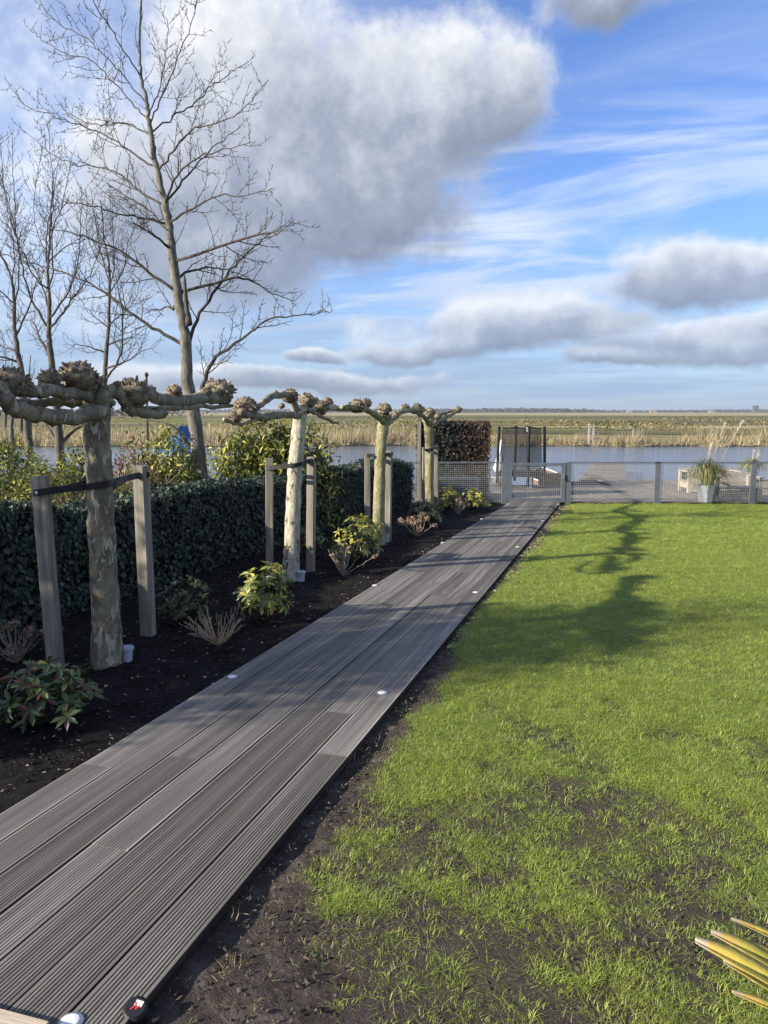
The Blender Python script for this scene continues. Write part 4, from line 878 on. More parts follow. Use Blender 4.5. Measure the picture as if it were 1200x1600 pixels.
def clump(nb, hmin, hmax, w, spread, lean, seed):
    r = np.random.RandomState(seed); P = np.zeros((nb, 3)); an = r.uniform(0, 6.283, nb); rr = spread * np.sqrt(r.rand(nb)); P[:, 0] = np.cos(an) * rr; P[:, 1] = np.sin(an) * rr
    V = []; F = []
    for i in range(nb):
        h = r.uniform(hmin, hmax); ln = r.uniform(0.2, 1) * lean; a2 = an[i] + r.normal(0, .8); d = np.array([math.cos(a2), math.sin(a2), 0]); s_ = np.array([-d[1], d[0], 0]) * w * r.uniform(.7, 1.2) / 2
        p0 = P[i]; p1 = p0 + d * h * 0.35 * ln + [0, 0, h * 0.55]; p2 = p0 + d * h * (0.35 + 0.75 * ln) * ln + [0, 0, h * (1.0 - 0.35 * ln)]
        b = len(V); V += [p0 - s_, p0 + s_, p1 - s_ * .8, p1 + s_ * .8, p2]; F += [(b, b + 1, b + 3, b + 2), (b + 2, b + 3, b + 4)]
    return V, F
def lawn_points(n, x0, x1, y0, y1, thin):
    x = nr.uniform(x0, x1, n); y = nr.uniform(y0, y1, n)
    # inside the view with a margin to either side
    fwd = -x * math.sin(YAW) + y * math.cos(YAW); rt = x * math.cos(YAW) + y * math.sin(YAW); ok = (rt > -fwd * 0.62 - 0.9) & (rt < fwd * 0.85 + 1.4) & (fn_(x, y) < -0.25)
    x, y = x[ok], y[ok]; ll = lawn_left(y); edge = np.clip((x - ll + 0.12 * (fbm(x * 5, y * 5, 31) - 0.5) * 2) / 0.16, 0, 1)
    bare = fbm(x * 2.4, y * 2.4, 17) ; bare2 = fbm(x * 6.5, y * 6.5, 41); worn = np.interp(y, [1.2, 2.0, 2.8, 3.6, 4.6, 6, 22], [0.615, 0.605, 0.56, 0.48, 0.38, 0.28, 0.22])
    dens = np.clip((bare * 0.6 + bare2 * 0.4 - worn) / 0.24 + 0.34, 0.10, 1) * edge
    keep = nr.rand(len(x)) < dens * thin; return x[keep], y[keep]
gr_t = [clump(16, 0.014, 0.038, 0.0021, 0.03, 1.9, s_) for s_ in range(7)]
def grass(name, n, box, thin, smin, smax, m, tpl):
    x, y = lawn_points(n, *box, thin); k = len(x); return scatter(name, np.stack([x, y, gz(x, y) - 0.002], 1), nr.uniform(0, 6.28, k), nr.normal(0, .18, k), nr.uniform(smin, smax, k), tpl, m)
gx, gy = [], []
for n_, bx_, th_ in ((190000, (-1.25, 5.4, 0.6, 5.2), 0.95), (135000, (-1.25, 7.8, 5.2, 11.5), 0.95), (95000, (-1.25, 9.0, 11.5, 22.3), 0.95)):
    a_, b_ = lawn_points(n_, *bx_, th_); gx.append(a_); gy.append(b_)
gx, gy = np.concatenate(gx), np.concatenate(gy)
scatter('grass', np.stack([gx, gy, gz(gx, gy) - 0.002], 1), nr.uniform(0, 6.28, len(gx)), nr.normal(0, .22, len(gx)), nr.uniform(0.65, 1.35, len(gx)) * np.interp(gy, [1, 5, 12, 22], [0.72, 0.95, 1.35, 1.75]), gr_t, M['grass'])
grass('dry_grass', 70000, (-1.15, 4.0, 0.8, 8.0), 0.5, 0.6, 1.1, M['straw'], [clump(5, 0.016, 0.036, 0.0022, 0.03, 1.7, s_) for s_ in range(20, 23)])
# straw and leaf litter along the bare edge, crumbs of soil, chips in the mulch
def strip(n, x0, x1, y0, y1, pw=1.0):
    x = nr.uniform(x0, x1, n); y = y0 + (y1 - y0) * nr.rand(n) ** pw; return x, y
def rock(seed, flat=0.6):
    r = np.random.RandomState(seed); V = [np.array(v) * (0.7 + 0.5 * r.rand()) * [1, 1, flat] for v in ((1, 0, 0), (-1, 0, 0), (0, 1, 0), (0, -1, 0), (0, 0, 1), (0, 0, -1))]
    return V, [(0, 2, 4), (2, 1, 4), (1, 3, 4), (3, 0, 4), (2, 0, 5), (1, 2, 5), (3, 1, 5), (0, 3, 5)]
rocks = [rock(s_) for s_ in range(4)]
x, y = strip(30000, PATH_R + 0.01, 2.6, 0.9, 6.5, 1.5); scatter('soil_crumbs', np.stack([x, y, gz(x, y) + 0.005], 1), nr.uniform(0, 6, len(x)), nr.normal(0, .5, len(x)), 0.0018 + 0.009 * nr.rand(len(x)) ** 4, rocks, M['crumb'])
x, y = strip(30000, -4.5, PATH_L, 1.6, 12, 1.3); scatter('mulch_crumbs', np.stack([x, y, gz(x, y) + 0.004], 1), nr.uniform(0, 6, len(x)), nr.normal(0, .5, len(x)), 0.003 + 0.012 * nr.rand(len(x)) ** 3, rocks, M['blackcrumb'])
flat = [([(-1, -.4, 0), (1, -.5, .1), (.8, .5, 0), (-.7, .45, .15)], [(0, 1, 2, 3)]), ([(-1, -.2, 0), (1, -.15, .1), (.9, .2, 0), (-.9, .2, .05)], [(0, 1, 2, 3)])]
x, y = strip(7000, -4.5, PATH_L, 1.6, 18, 1.2); scatter('mulch_chips', np.stack([x, y, gz(x, y) + 0.016], 1), nr.uniform(0, 6, len(x)), nr.normal(0, .4, len(x)), 0.0025 + 0.011 * nr.rand(len(x)) ** 4, flat, M['chip'])
x, y = strip(3200, PATH_R + 0.01, -0.75, 0.9, 19, 0.8); y = np.where(fbm(x * 2, y * 1.3, 77) > 0.5, y, y * 0.97); scatter('leaf_litter', np.stack([x, y, gz(x, y) + 0.012], 1), nr.uniform(0, 6, len(x)), nr.normal(0, .4, len(x)), 0.003 + 0.010 * nr.rand(len(x)) ** 3, flat, M['litter'])
x, y = strip(5000, PATH_R + 0.03, -0.8, 5.5, 18.8, 1.0); ok = x < lawn_left(y) + 0.12; x, y = x[ok], y[ok]; scatter('straw_litter', np.stack([x, y, gz(x, y) + 0.012], 1), nr.uniform(0, 6, len(x)), nr.normal(0, .5, len(x)), 0.006 + 0.02 * nr.rand(len(x)) ** 2, flat, M['straw'])
x, y = strip(2200, PATH_R + 0.01, -0.5, 0.9, 19, 1.0); scatter('straw_litter', np.stack([x, y, gz(x, y) + 0.006], 1), nr.uniform(0, 6, len(x)), nr.normal(0, .9, len(x)), nr.uniform(.5, 1.0, len(x)), [clump(6, 0.015, 0.035, 0.0018, 0.03, 1.9, s_) for s_ in range(30, 33)], M['straw'])

# ------------------------------------------------------------------ bare trees
def sprout(mb, P, rad, depth, rng, dens, lmax, rmin=0.0042, upb=0.35, start=0.18, plane=0.6):
    """side shoots along a limb, alternate, curving upward; returns nothing"""
    seg = np.linalg.norm(np.diff(P, axis=0), axis=1); cum = np.concatenate([[0], np.cumsum(seg)]); L_ = cum[-1]
    s_ = L_ * start; sg = 1
    while s_ < L_:
        i = min(np.searchsorted(cum, s_) - 1, len(P) - 2); i = max(i, 0); t = (s_ - cum[i]) / (seg[i] + 1e-9); p = P[i] * (1 - t) + P[i + 1] * t; r = rad[i] * (1 - t) + rad[i + 1] * t
        T = P[i + 1] - P[i]; T /= np.linalg.norm(T) + 1e-9; q = np.cross(T, FN); q /= np.linalg.norm(q) + 1e-9
        side = q * sg + rng.normal(0, plane, 3) + FN * rng.normal(0, plane); side -= T * np.dot(side, T); side /= np.linalg.norm(side) + 1e-9
        an = rng.uniform(0.55, 1.05); d = T * math.cos(an) + side * math.sin(an); ln = lmax * rng.uniform(0.35, 1.0) * (1 - 0.55 * s_ / L_)
        ln = min(ln, lmax); k = 4; pts = [p]; dd = d.copy()
        for _ in range(k):
            dd = dd + np.array([0, 0, upb * 0.35]) + rng.normal(0, 0.16, 3); dd /= np.linalg.norm(dd); pts.append(pts[-1] + dd * ln / k)
        pts = np.array(pts); r1 = max(rmin, min(r * 0.55, 0.007 * ln + rmin)); rr = np.linspace(r1, rmin * 0.6, k + 1); mb.tube(pts, rr, 3 if r1 < 0.008 else 4, False)
        if depth > 0: sprout(mb, pts, rr, depth - 1, rng, dens * 1.35, ln * 0.42, rmin, upb, 0.2, plane)
        s_ += rng.uniform(0.6, 1.4) / dens; sg = -sg
def bare_tree(name, label, group, dist_y, trunk, limbs, r_base, r_top, mt, seed, cs=1.0, dens=4.2, lm=0.8, base_z=None, rlimb=0.5, upb=0.35, depth=2, mtw=None):
    """trunk and limbs are survey points on the photograph, set on a real upright plane with limbs swinging before and behind it"""
    rng = np.random.RandomState(seed)
    def pt(u, v, off=0.0): return Dy(u, v, dist_y) * 1.0 + FN * off
    TP = [pt(u, v) for u, v in trunk]; b = TP[0].copy()
    if base_z is not None: b = np.array([TP[0][0], TP[0][1], base_z]); TP = [b] + TP
    t = thing(name, label, 'tree', b, group); P = smooth_line(TP, 5, 0.006 * cs); k = len(P); zz = np.linspace(0, 1, k); rr = r_top + (r_base - r_top) * (1 - zz) ** 1.55 + 0.25 * r_base * np.exp(-zz * 25)
    mb = MB().tube(P, rr * (1 + rng.uniform(-.05, .05, k)), 12); build('trunk', mb.v, mb.f, mt, t, True)
    mb = MB(); sprout(mb, P, rr, depth, rng, dens * 0.35, lm, upb=upb, start=0.45)
    if mb.v: build('twigs', mb.v, mb.f, mtw or M['twig'], t, kind='stuff')
    for ln in limbs:
        sw = rng.uniform(-1, 1) * 0.55; n_ = len(ln); LP = []
        for i, (u, v) in enumerate(ln):
            f = i / (n_ - 1); LP.append(pt(u, v, sw * f * 2.2 * cs * rng.uniform(.9, 1.1)))
        # begin inside the trunk
        j = np.argmin(np.linalg.norm(P - LP[0], axis=1)); LP[0] = P[j]; q = smooth_line(LP, 4, 0.012 * cs); r0 = max(0.011, min(rr[j] * rlimb, 0.05)); lr = 0.005 + (r0 - 0.005) * (1 - np.linspace(0, 1, len(q))) ** 1.3; mb = MB().tube(q, lr, 7)
        sprout(mb, q, lr, depth, rng, dens, lm, upb=upb); build('branch', mb.v, mb.f, mt if r0 > 0.04 else (mtw or M['twig']), t, True)
    return t
def cr(pts, s_=2.4, ox=0, oy=0): return [(x / s_ + ox, y / s_ + oy) for x, y in pts]
big_limbs = [cr(q) for q in (
    [(545, 450), (500, 390), (430, 310), (370, 240), (310, 190), (230, 165), (150, 120), (95, 85), (65, 45)],
    [(552, 400), (500, 330), (440, 260), (380, 200), (330, 150), (250, 110), (190, 60), (150, 0)],
    [(530, 290), (480, 210), (440, 140), (400, 80), (360, 10), (330, -50)],
    [(575, 640), (520, 590), (450, 540), (390, 500), (310, 465), (230, 435), (150, 405), (70, 370), (0, 295)],
    [(562, 520), (500, 460), (430, 430), (340, 420), (260, 390), (180, 345), (125, 305)],
    [(605, 780), (530, 720), (470, 670), (420, 630), (340, 600), (230, 580), (150, 540), (50, 460)],
    [(625, 870), (590, 830), (520, 760), (450, 705), (360, 680), (300, 640)],
    [(645, 1100), (560, 1020), (480, 960), (400, 930), (330, 905), (260, 900)],
    [(690, 1300), (600, 1245), (520, 1190), (450, 1130), (330, 1060), (220, 1020), (100, 985), (0, 955)],
    [(625, 850), (560, 830), (480, 830), (400, 815), (320, 810)],
    [(558, 440), (566, 370), (572, 280), (578, 150), (575, 60), (565, -40)],
    [(568, 470), (600, 380), (640, 300), (670, 220), (700, 150), (730, 80), (745, 0)],
    [(575, 490), (640, 420), (700, 370), (740, 310), (760, 260), (800, 210), (840, 170), (880, 125)],
    [(600, 650), (660, 570), (710, 510), (780, 490), (870, 475), (940, 430), (1025, 350)],
    [(620, 770), (660, 690), (720, 640), (800, 620), (880, 610), (975, 600)],
    [(635, 860), (700, 800), (770, 770), (860, 750), (950, 755), (1040, 740)],
    [(632, 770), (670, 660), (720, 560), (780, 480), (860, 390)],
    [(700, 1310), (730, 1200), (790, 1090), (850, 1000), (910, 930), (960, 870), (1000, 830), (1085, 800)],
    [(790, 1090), (840, 1040), (910, 1030), (1000, 1080), (1080, 1100)],
    [(930, 905), (990, 900), (1060, 915), (1130, 880)],
    [(660, 1060), (700, 1010), (760, 990), (830, 985), (900, 1010)],
    [(735, 1560), (770, 1420), (810, 1340), (870, 1300), (930, 1260), (1000, 1210), (1100, 1190), (1200, 1180), (1250, 1168)],
    [(640, 940), (600, 900), (560, 890)], [(690, 1180), (640, 1150), (590, 1150), (520, 1170)])]
big = bare_tree('bare_tree', 'tall bare tree with pale trunk just behind the hedge, its top cut by the frame', 'bare winter trees in the neighbouring garden', 10.6, cr([(752, 1840), (748, 1740), (728, 1560), (705, 1440), (700, 1330), (690, 1230), (665, 1100), (650, 980), (635, 870), (620, 770), (600, 680), (580, 600), (565, 500), (555, 440), (550, 380), (530, 290), (522, 200), (525, 100), (530, 0), (533, -140), (530, -300)]), big_limbs, 0.125, 0.012, M['treebark'], 5, dens=8.0, lm=0.95, base_z=-0.55, rlimb=0.36)
mb = MB().tube(smooth_line([Dy(288, 430, 10.55), Dy(291, 470, 10.5), Dy(296, 508, 10.45)], 5), np.linspace(0.012, 0.05, 11), 7, True, 0.3); mb.build('torn_limb', M['twig'], big, True)
# low side stem forking left of the trunk
mb = MB(); P = smooth_line([Dy(305, 708, 10.6), Dy(290, 690, 10.5), Dy(277, 672, 10.4), Dy(255, 660, 10.3), Dy(225, 655, 10.2)], 4); mb.tube(P, np.linspace(0.04, 0.008, len(P)), 7); sprout(mb, P, np.linspace(0.04, 0.008, len(P)), 1, np.random.RandomState(3), 4, 0.5); mb.build('branch', M['treebark'], big, True)
def c4(pts): return cr(pts, 4.0, 0, 200)
GN_ = 'bare winter trees in the neighbouring garden'
bare_tree('bare_tree', 'bare tree with several upright stems, second from the left edge of the photo', GN_, 15.0, c4([(372, 2230), (372, 1990), (340, 1600), (325, 1480), (310, 1350), (305, 1250), (310, 1100), (300, 990), (300, 840), (310, 700), (320, 500), (330, 330)]),
    [c4(q) for q in ([(300, 1260), (240, 1150), (180, 1000), (150, 850), (120, 700), (110, 500), (105, 300), (100, 50)], [(315, 1260), (380, 1170), (440, 1080), (530, 950), (600, 800), (640, 640)], [(302, 1000), (260, 960), (210, 840), (160, 650), (130, 400), (50, 90)],
     [(306, 1010), (360, 900), (380, 700), (400, 600), (430, 400), (420, 60)], [(302, 840), (265, 760), (200, 640), (160, 480), (200, 60)], [(302, 850), (370, 740), (480, 680), (560, 590)], [(310, 1440), (200, 1300), (120, 1200), (0, 1150)], [(372, 1960), (300, 1880), (240, 1800), (200, 1700)], [(372, 1960), (430, 1880), (480, 1830), (530, 1740)], [(320, 700), (350, 500), (370, 300), (370, 120)], [(306, 1150), (250, 1040), (150, 850), (30, 700), (0, 500)], [(312, 1180), (420, 1060), (500, 900), (540, 650), (550, 400)], [(300, 900), (255, 700), (260, 400), (255, 110)])],
    0.125, 0.015, M['leftbark'], 21, dens=8.5, lm=1.15, base_z=-0.55, upb=0.6, rlimb=0.55)
bare_tree('bare_tree', 'bare tree at the left edge of the photo, partly cut by the frame', GN_, 14.0, c4([(190, 2100), (140, 1560), (110, 1400), (90, 1250), (90, 1100), (80, 980), (40, 850), (0, 780), (-40, 600)]),
    [c4(q) for q in ([(90, 1100), (130, 900), (120, 650), (60, 400), (40, 120)], [(92, 1250), (30, 1200), (-60, 1150)], [(84, 980), (100, 800), (90, 600), (20, 300)], [(90, 1100), (0, 1000), (-90, 900)], [(100, 1300), (170, 1100), (200, 950), (260, 840)], [(60, 900), (0, 620), (-40, 400)], [(110, 1400), (0, 1360), (-80, 1330)], [(120, 1480), (20, 1430), (-60, 1440)])],
    0.085, 0.015, M['leftbark'], 22, dens=8.5, lm=1.15, base_z=-0.5, upb=0.55)
bare_tree('bare_tree', 'slim bare tree between the multi-stemmed tree and the tall pale one', GN_, 17.0, c4([(640, 2150), (650, 1700), (655, 1570), (665, 1400), (680, 1200), (685, 1000), (680, 850), (650, 700), (640, 560), (630, 450)]),
    [c4(q) for q in ([(680, 1240), (620, 1200), (560, 1150), (490, 1070)], [(682, 1240), (740, 1200), (820, 1160), (900, 1080), (950, 950)], [(684, 1000), (730, 860), (740, 700), (750, 500)], [(685, 1030), (800, 900), (870, 760), (960, 650)], [(655, 1570), (740, 1480), (785, 1370), (795, 1150), (780, 1000), (770, 800), (800, 560)], [(680, 900), (600, 800), (560, 650), (580, 480)], [(670, 1380), (760, 1330), (860, 1300), (960, 1240)], [(668, 1420), (600, 1380), (520, 1360), (430, 1360)], [(700, 1500), (800, 1460), (900, 1400), (1000, 1380)], [(683, 960), (640, 760), (620, 560), (625, 420)])],
    0.10, 0.012, M['leftbark'], 23, dens=8.5, lm=1.15, base_z=-0.55, upb=0.5)

# ------------------------------------------------------------------ neighbour's shrubs
def bush(name, label, p, rad, n, leaf, mats, group='leafy shrubs behind the hedge', seed=1, lobes=9, bz=None):
    """a crown of several uneven boughs, leaves spread through each bough's volume"""
    q = np.random.RandomState(seed); t = thing(name, label, 'shrub', p, group); p = np.array(p, float); rad = np.array(rad); cs = []
    for i in range(lobes):
        d = q.normal(size=3); d /= np.linalg.norm(d); d[2] = abs(d[2]) * 0.9; cs.append((p + [0, 0, rad[2] * 0.42] + d * rad * [0.62, 0.62, 0.55] * q.uniform(0.5, 1.05), rad * q.uniform(0.30, 0.52)))
    P = []; Nn = []
    for i in range(n):
        c, r = cs[q.randint(lobes)]; d = q.normal(size=3); d /= np.linalg.norm(d); P.append(c + d * r * q.uniform(0.55, 1.06) ** 0.6); Nn.append(d * 0.6 + [0, 0, 0.7])
    P = np.array(P); Nn = np.array(Nn) + q.normal(0, .3, (n, 3)); P[:, 2] = np.maximum(P[:, 2], p[2] + 0.02); Fw = Nn * 0.15 + q.normal(0, .8, (n, 3)); Fw[:, 2] -= 0.25; Rm = frames(Fw, Nn); sc = leaf * q.uniform(.65, 1.2, n)
    w = np.array([k[1] for k in mats]); sel = q.choice(len(mats), n, p=w / w.sum())
    for i, (m, _) in enumerate(mats):
        k = sel == i; V, F = many(LEAF_V, LEAF_F, P[k], Rm[k], sc[k]); build('foliage', V, F, m, t, kind='stuff')
    stems(t, p, [c for c, r in cs], 0.02); return t
def gpt(u, v, y): p = Dy(u, v, y); return np.array([p[0], p[1], -0.62])
bush('evergreen_shrub', 'large yellow-green evergreen shrub right of the tall pale trunk', gpt(418, 770, 11.6), (1.25, 0.9, 1.75), 11000, 0.12, [(M['bushY'], 4), (M['bushG'], 2)], seed=3, lobes=22)
bush('evergreen_shrub', 'low evergreen shrub behind the white-stemmed tree at the hedge top', gpt(485, 760, 11.9), (0.55, 0.6, 1.35), 2200, 0.11, [(M['bushY'], 1), (M['bushG'], 2)], seed=4)
bush('evergreen_shrub', 'golden-leaved shrub left of the tall pale trunk below the blue tarpaulin', gpt(262, 770, 10.2), (0.9, 0.7, 1.42), 6500, 0.10, [(M['bushY'], 4), (M['bushG'], 1)], seed=5)
bush('evergreen_shrub', 'yellow-green shrub at the left edge behind the hedge', gpt(2, 780, 7.6), (0.66, 0.7, 1.55), 8000, 0.065, [(M['bushY'], 3), (M['bushG'], 1)], seed=6)
bush('red_leaved_shrub', 'loose shrub with red young leaves right of the nearest plane trunk', gpt(205, 770, 9.4), (0.7, 0.5, 1.45), 2600, 0.085, [(M['bushR'], 2), (M['bushG'], 2), (M['bushY'], 1)], seed=7)
bush('evergreen_shrub', 'green shrub half hidden behind the nearest plane trunk', gpt(128, 780, 9.8), (0.8, 0.5, 1.40), 4200, 0.09, [(M['bushY'], 2), (M['bushG'], 1)], seed=8)
bush('evergreen_tree', 'dense evergreen behind the hedge, left of the photo frame, shading the nearest plane trunk', np.array([-6.7, 1.2, -0.1]), (1.45, 1.45, 3.6), 13000, 0.11, [(M['bushY'], 1), (M['bushG'], 3)], seed=9, lobes=26)
bush('evergreen_shrub', 'olive green shrub behind the leaning stake, at the foot of the forked bare trunk', gpt(66, 780, 9.0), (0.85, 0.6, 1.32), 6500, 0.07, [(M['bushY'], 2), (M['bushG'], 1)], seed=12)
bush('evergreen_shrub', 'small olive shrub between the red-leaved shrub and the nearest plane trunk', gpt(184, 780, 8.4), (0.6, 0.5, 1.1), 3600, 0.08, [(M['bushY'], 2), (M['bushG'], 1)], seed=13)
def twig_shrub(u, y, w, h, n, label, seed):
    p = gpt(u, 780, y); t = thing('bare_shrub', label, 'shrub', p, 'twiggy bare shrubs behind the hedge'); q = np.random.RandomState(seed); mb = MB()
    for _ in range(n):
        an = q.uniform(0, 6.28); d = np.array([math.cos(an), math.sin(an), 0]) * q.rand() * w; P = smooth_line([p + d * .1, p + d * .5 + [0, 0, h * .55], p + d + [0, 0, h * q.uniform(.7, 1)]], 3, 0.02); rr = np.linspace(0.008, 0.003, len(P)); mb.tube(P, rr, 4); sprout(mb, P, rr, 1, q, 6, 0.35)
    mb.build('twigs', M['drystem'], t)
twig_shrub(66, 7.4, 0.8, 1.3, 40, 'pale twiggy bare shrub behind the leaning stake', 1)
twig_shrub(118, 8.2, 0.7, 1.35, 30, 'bare twiggy shrub beside the nearest plane trunk', 2)
twig_shrub(195, 8.8, 0.9, 1.65, 30, 'bare twiggy shrub among the red leaves', 3)
# blue tarpaulin drawn over a ridge
tp = Zp(285, 712, -0.8) * 1.0; tp = np.array([*Dy(285, 700, 22.0)[:2], -0.72])
tent = thing('blue_tarpaulin', 'blue tarpaulin stretched over a ridge beyond the golden shrub', 'tarpaulin', tp)
ri = [Dy(u, v, y) for u, v, y in ((280, 666, 22.0), (304, 664, 22.6))]; fo = [Dy(u, v, y) for u, v, y in ((243, 706, 21.2), (258, 716, 20.8), (300, 720, 21.2))]
rows = 7; V = []; F = []
for i in range(rows + 1):
    t_ = i / rows
    for j in range(9):
        s_ = j / 8; a = ri[0] * (1 - s_) + ri[1] * s_; b = fo[0] * (1 - s_) ** 2 + fo[1] * 2 * s_ * (1 - s_) + fo[2] * s_ * s_; p = a * (1 - t_) + b * t_; V.append(p + FN * (0.18 * math.sin(t_ * 3.1) + 0.05 * math.sin(s_ * 11)) - np.array([0, 0, 0.22 * t_ * (1 - t_)]))
for i in range(rows):
    for j in range(8): F.append((i * 9 + j, i * 9 + j + 1, (i + 1) * 9 + j + 1, (i + 1) * 9 + j))
o = build('cover', V, F, M['tarp'], tent, True); sm = o.modifiers.new('thick', 'SOLIDIFY'); sm.thickness = 0.02
back = [ri[0] + FN * 0.02, ri[1] + FN * 0.02, np.array([*(ri[1] + FN * 1.3)[:2], -0.9]), np.array([*(ri[0] + FN * 1.3)[:2], -0.9])]; o = build('rear_flap', back, [(0, 1, 2, 3)], M['tarp'], tent); sm = o.modifiers.new('thick', 'SOLIDIFY'); sm.thickness = 0.02
MB().tube([np.array([*ri[0][:2], -0.75]) + FN * .06, ri[0] + FN * .06 - [0, 0, .03]], 0.03, 6).build('pole', M['stake'], tent)

# ------------------------------------------------------------------ on the deck
# trampoline with a safety net
ta = fa(806, 757); tc_ = fcoord(Zp(806, 759, FZ))[1] + 0.35; tcen = fw(fcoord(Zp(806, 757, FZ))[0], tc_ - 0.75)
tramp = thing('trampoline', 'small round trampoline with a black safety net on the deck behind the gate', 'trampoline', tcen); TR = 0.66; mz = 0.42
def circ(r, z, n=28, ph=0): return [tcen + np.array([r * math.cos(2 * math.pi * i / n + ph), r * math.sin(2 * math.pi * i / n + ph), z]) for i in range(n + 1)]
MB().tube(circ(TR, mz), 0.022, 6, False).build('frame', M['steel'], tramp, True)
MB().lathe(tcen + [0, 0, mz - 0.005], [(TR - 0.17, 0), (TR - 0.18, 0.006)], 28).build('jumping_mat', M['black'], tramp)
mb = MB(); n = 28; V = circ(TR + 0.05, mz + 0.02)[:-1] + circ(TR - 0.17, mz + 0.03)[:-1] + circ(TR + 0.05, mz - 0.06)[:-1]; F = [(i, (i + 1) % n, n + (i + 1) % n, n + i) for i in range(n)] + [(2 * n + i, 2 * n + (i + 1) % n, (i + 1) % n, i) for i in range(n)]; build('edge_pad', V, F, M['black'], tramp)
for k in range(3):
    a0, a1 = 2.1 * k + 0.2, 2.1 * k + 1.1; p0, p1 = (tcen + np.array([TR * math.cos(q), TR * math.sin(q), 0]) for q in (a0, a1)); MB().tube(smooth_line([p0 + [0, 0, mz], p0 + [0, 0, 0.06], (p0 * .8 + p1 * .2) + [0, 0, 0.022], (p0 * .2 + p1 * .8) + [0, 0, 0.022], p1 + [0, 0, 0.06], p1 + [0, 0, mz]], 4), 0.019, 6).build('leg', M['steel'], tramp, True)
pole_a = [YAW + math.pi, YAW + math.pi / 2 + 0.08, YAW - math.pi / 2 + 0.13, YAW]
for q in pole_a:
    d = np.array([math.cos(q), math.sin(q), 0]); MB().tube(smooth_line([tcen + d * (TR + 0.03) + [0, 0, mz - 0.3], tcen + d * (TR + 0.03) + [0, 0, mz + 0.3], tcen + d * (TR + 0.0) + [0, 0, 1.78]], 4), 0.042, 10).build('padded_pole', M['black'], tramp, True)
def net_mat():
    m = bpy.data.materials.new('safety_net'); m.use_nodes = True; nt = m.node_tree; N = nt.nodes.new; L = nt.links.new; b = nt.nodes['Principled BSDF']; b.inputs['Base Color'].default_value = (0.015, 0.015, 0.017, 1); b.inputs['Roughness'].default_value = 0.8
    tr = N('ShaderNodeBsdfTransparent'); mx = N('ShaderNodeMixShader'); mx.inputs[0].default_value = 0.46; L(tr.outputs[0], mx.inputs[1]); L(b.outputs[0], mx.inputs[2]); L(mx.outputs[0], nt.nodes['Material Output'].inputs[0]); return m
n = 28; V = circ(TR - 0.03, mz + 0.03)[:-1] + circ(TR - 0.10, 1.74)[:-1]; build('safety_net', V, [(i, (i + 1) % n, n + (i + 1) % n, n + i) for i in range(n)], net_mat(), tramp, True)
MB().tube([p - np.array([0, 0, 0.03 * abs(math.sin(i * 0.67))]) for i, p in enumerate(circ(TR - 0.10, 1.755))], 0.012, 5, False).build('net_hem', M['black'], tramp)
lp = at_depth(tcen - FN * 0.66, 824.5, 671); mb = MB().box(lp, (0.17, 0.012, 0.18), ax=FA); mb.build('label_patch', M['black'], tramp)
mb = MB()
for dx, dz, w_, h_ in ((-0.03, 0.045, 0.05, 0.03), (0.035, 0.045, 0.04, 0.03), (0, 0.005, 0.1, 0.022), (-0.02, -0.045, 0.04, 0.035), (0.035, -0.045, 0.03, 0.03)): mb.box(lp + FA * dx - FN * 0.009 + np.array([0, 0, dz]), (w_, 0.004, h_), ax=FA)
mb.build('label_print', M['white'], tramp)
# furled parasol leaning left of it, wicker basket, crate, dinghy, storage box
pb_ = Zp(777, 757, FZ); pt_ = at_depth(pb_, 784, 685)
par = thing('furled_parasol', 'furled white parasol leaning beside the left pole of the trampoline', 'parasol', pb_)
dd = pt_ - pb_; MB().tube([pb_, pb_ + dd * 1.0], 0.018, 6).build('pole', M['brown'], par)
P = np.array([pb_ + dd * f for f in (0.28, 0.34, 0.5, 0.75, 0.97)]); MB().tube(P, [0.13, 0.15, 0.115, 0.07, 0.022], 10, True, 0.16).build('folded_canopy', M['white'], par)
wb = Zp(776, 757, FZ) - FN * 0.35; bas = thing('wicker_basket', 'round grey wicker basket on the deck left of the gate post', 'basket', wb); MB().lathe(wb, [(0.16, 0), (0.22, 0.06), (0.24, 0.16), (0.2, 0.25), (0.12, 0.28)], 18).build('body', M['wicker'], bas, True)
mb = MB(); mb.tube([wb + np.array([0.2 * math.cos(q), 0.2 * math.sin(q), 0.255]) for q in np.linspace(0, 6.283, 20)], 0.014, 5, False); mb.build('rim', M['white'], bas)
cb = Zp(860, 758, FZ) + FN * 0.05; cra = thing('slatted_crate', 'brown slatted wooden crate on the deck edge seen through the gate', 'crate', cb)
for k in range(4):
    MB().box(cb + np.array([0, 0, 0.05 + 0.085 * k]) - FN * 0.16, (0.66, 0.02, 0.07), ax=FA).build('slat', M['brown'], cra); MB().box(cb + np.array([0, 0, 0.05 + 0.085 * k]) + FN * 0.16, (0.66, 0.02, 0.07), ax=FA).build('slat', M['brown'], cra)
for sx in (-1, 1): MB().box(cb + FA * 0.3 * sx + np.array([0, 0, 0.175]), (0.04, 0.29, 0.34), ax=FA).build('end_board', M['brown'], cra)
MB().box(cb + np.array([0, 0, 0.352]), (0.66, 0.34, 0.012), ax=FA).build('lid', M['brown'], cra)
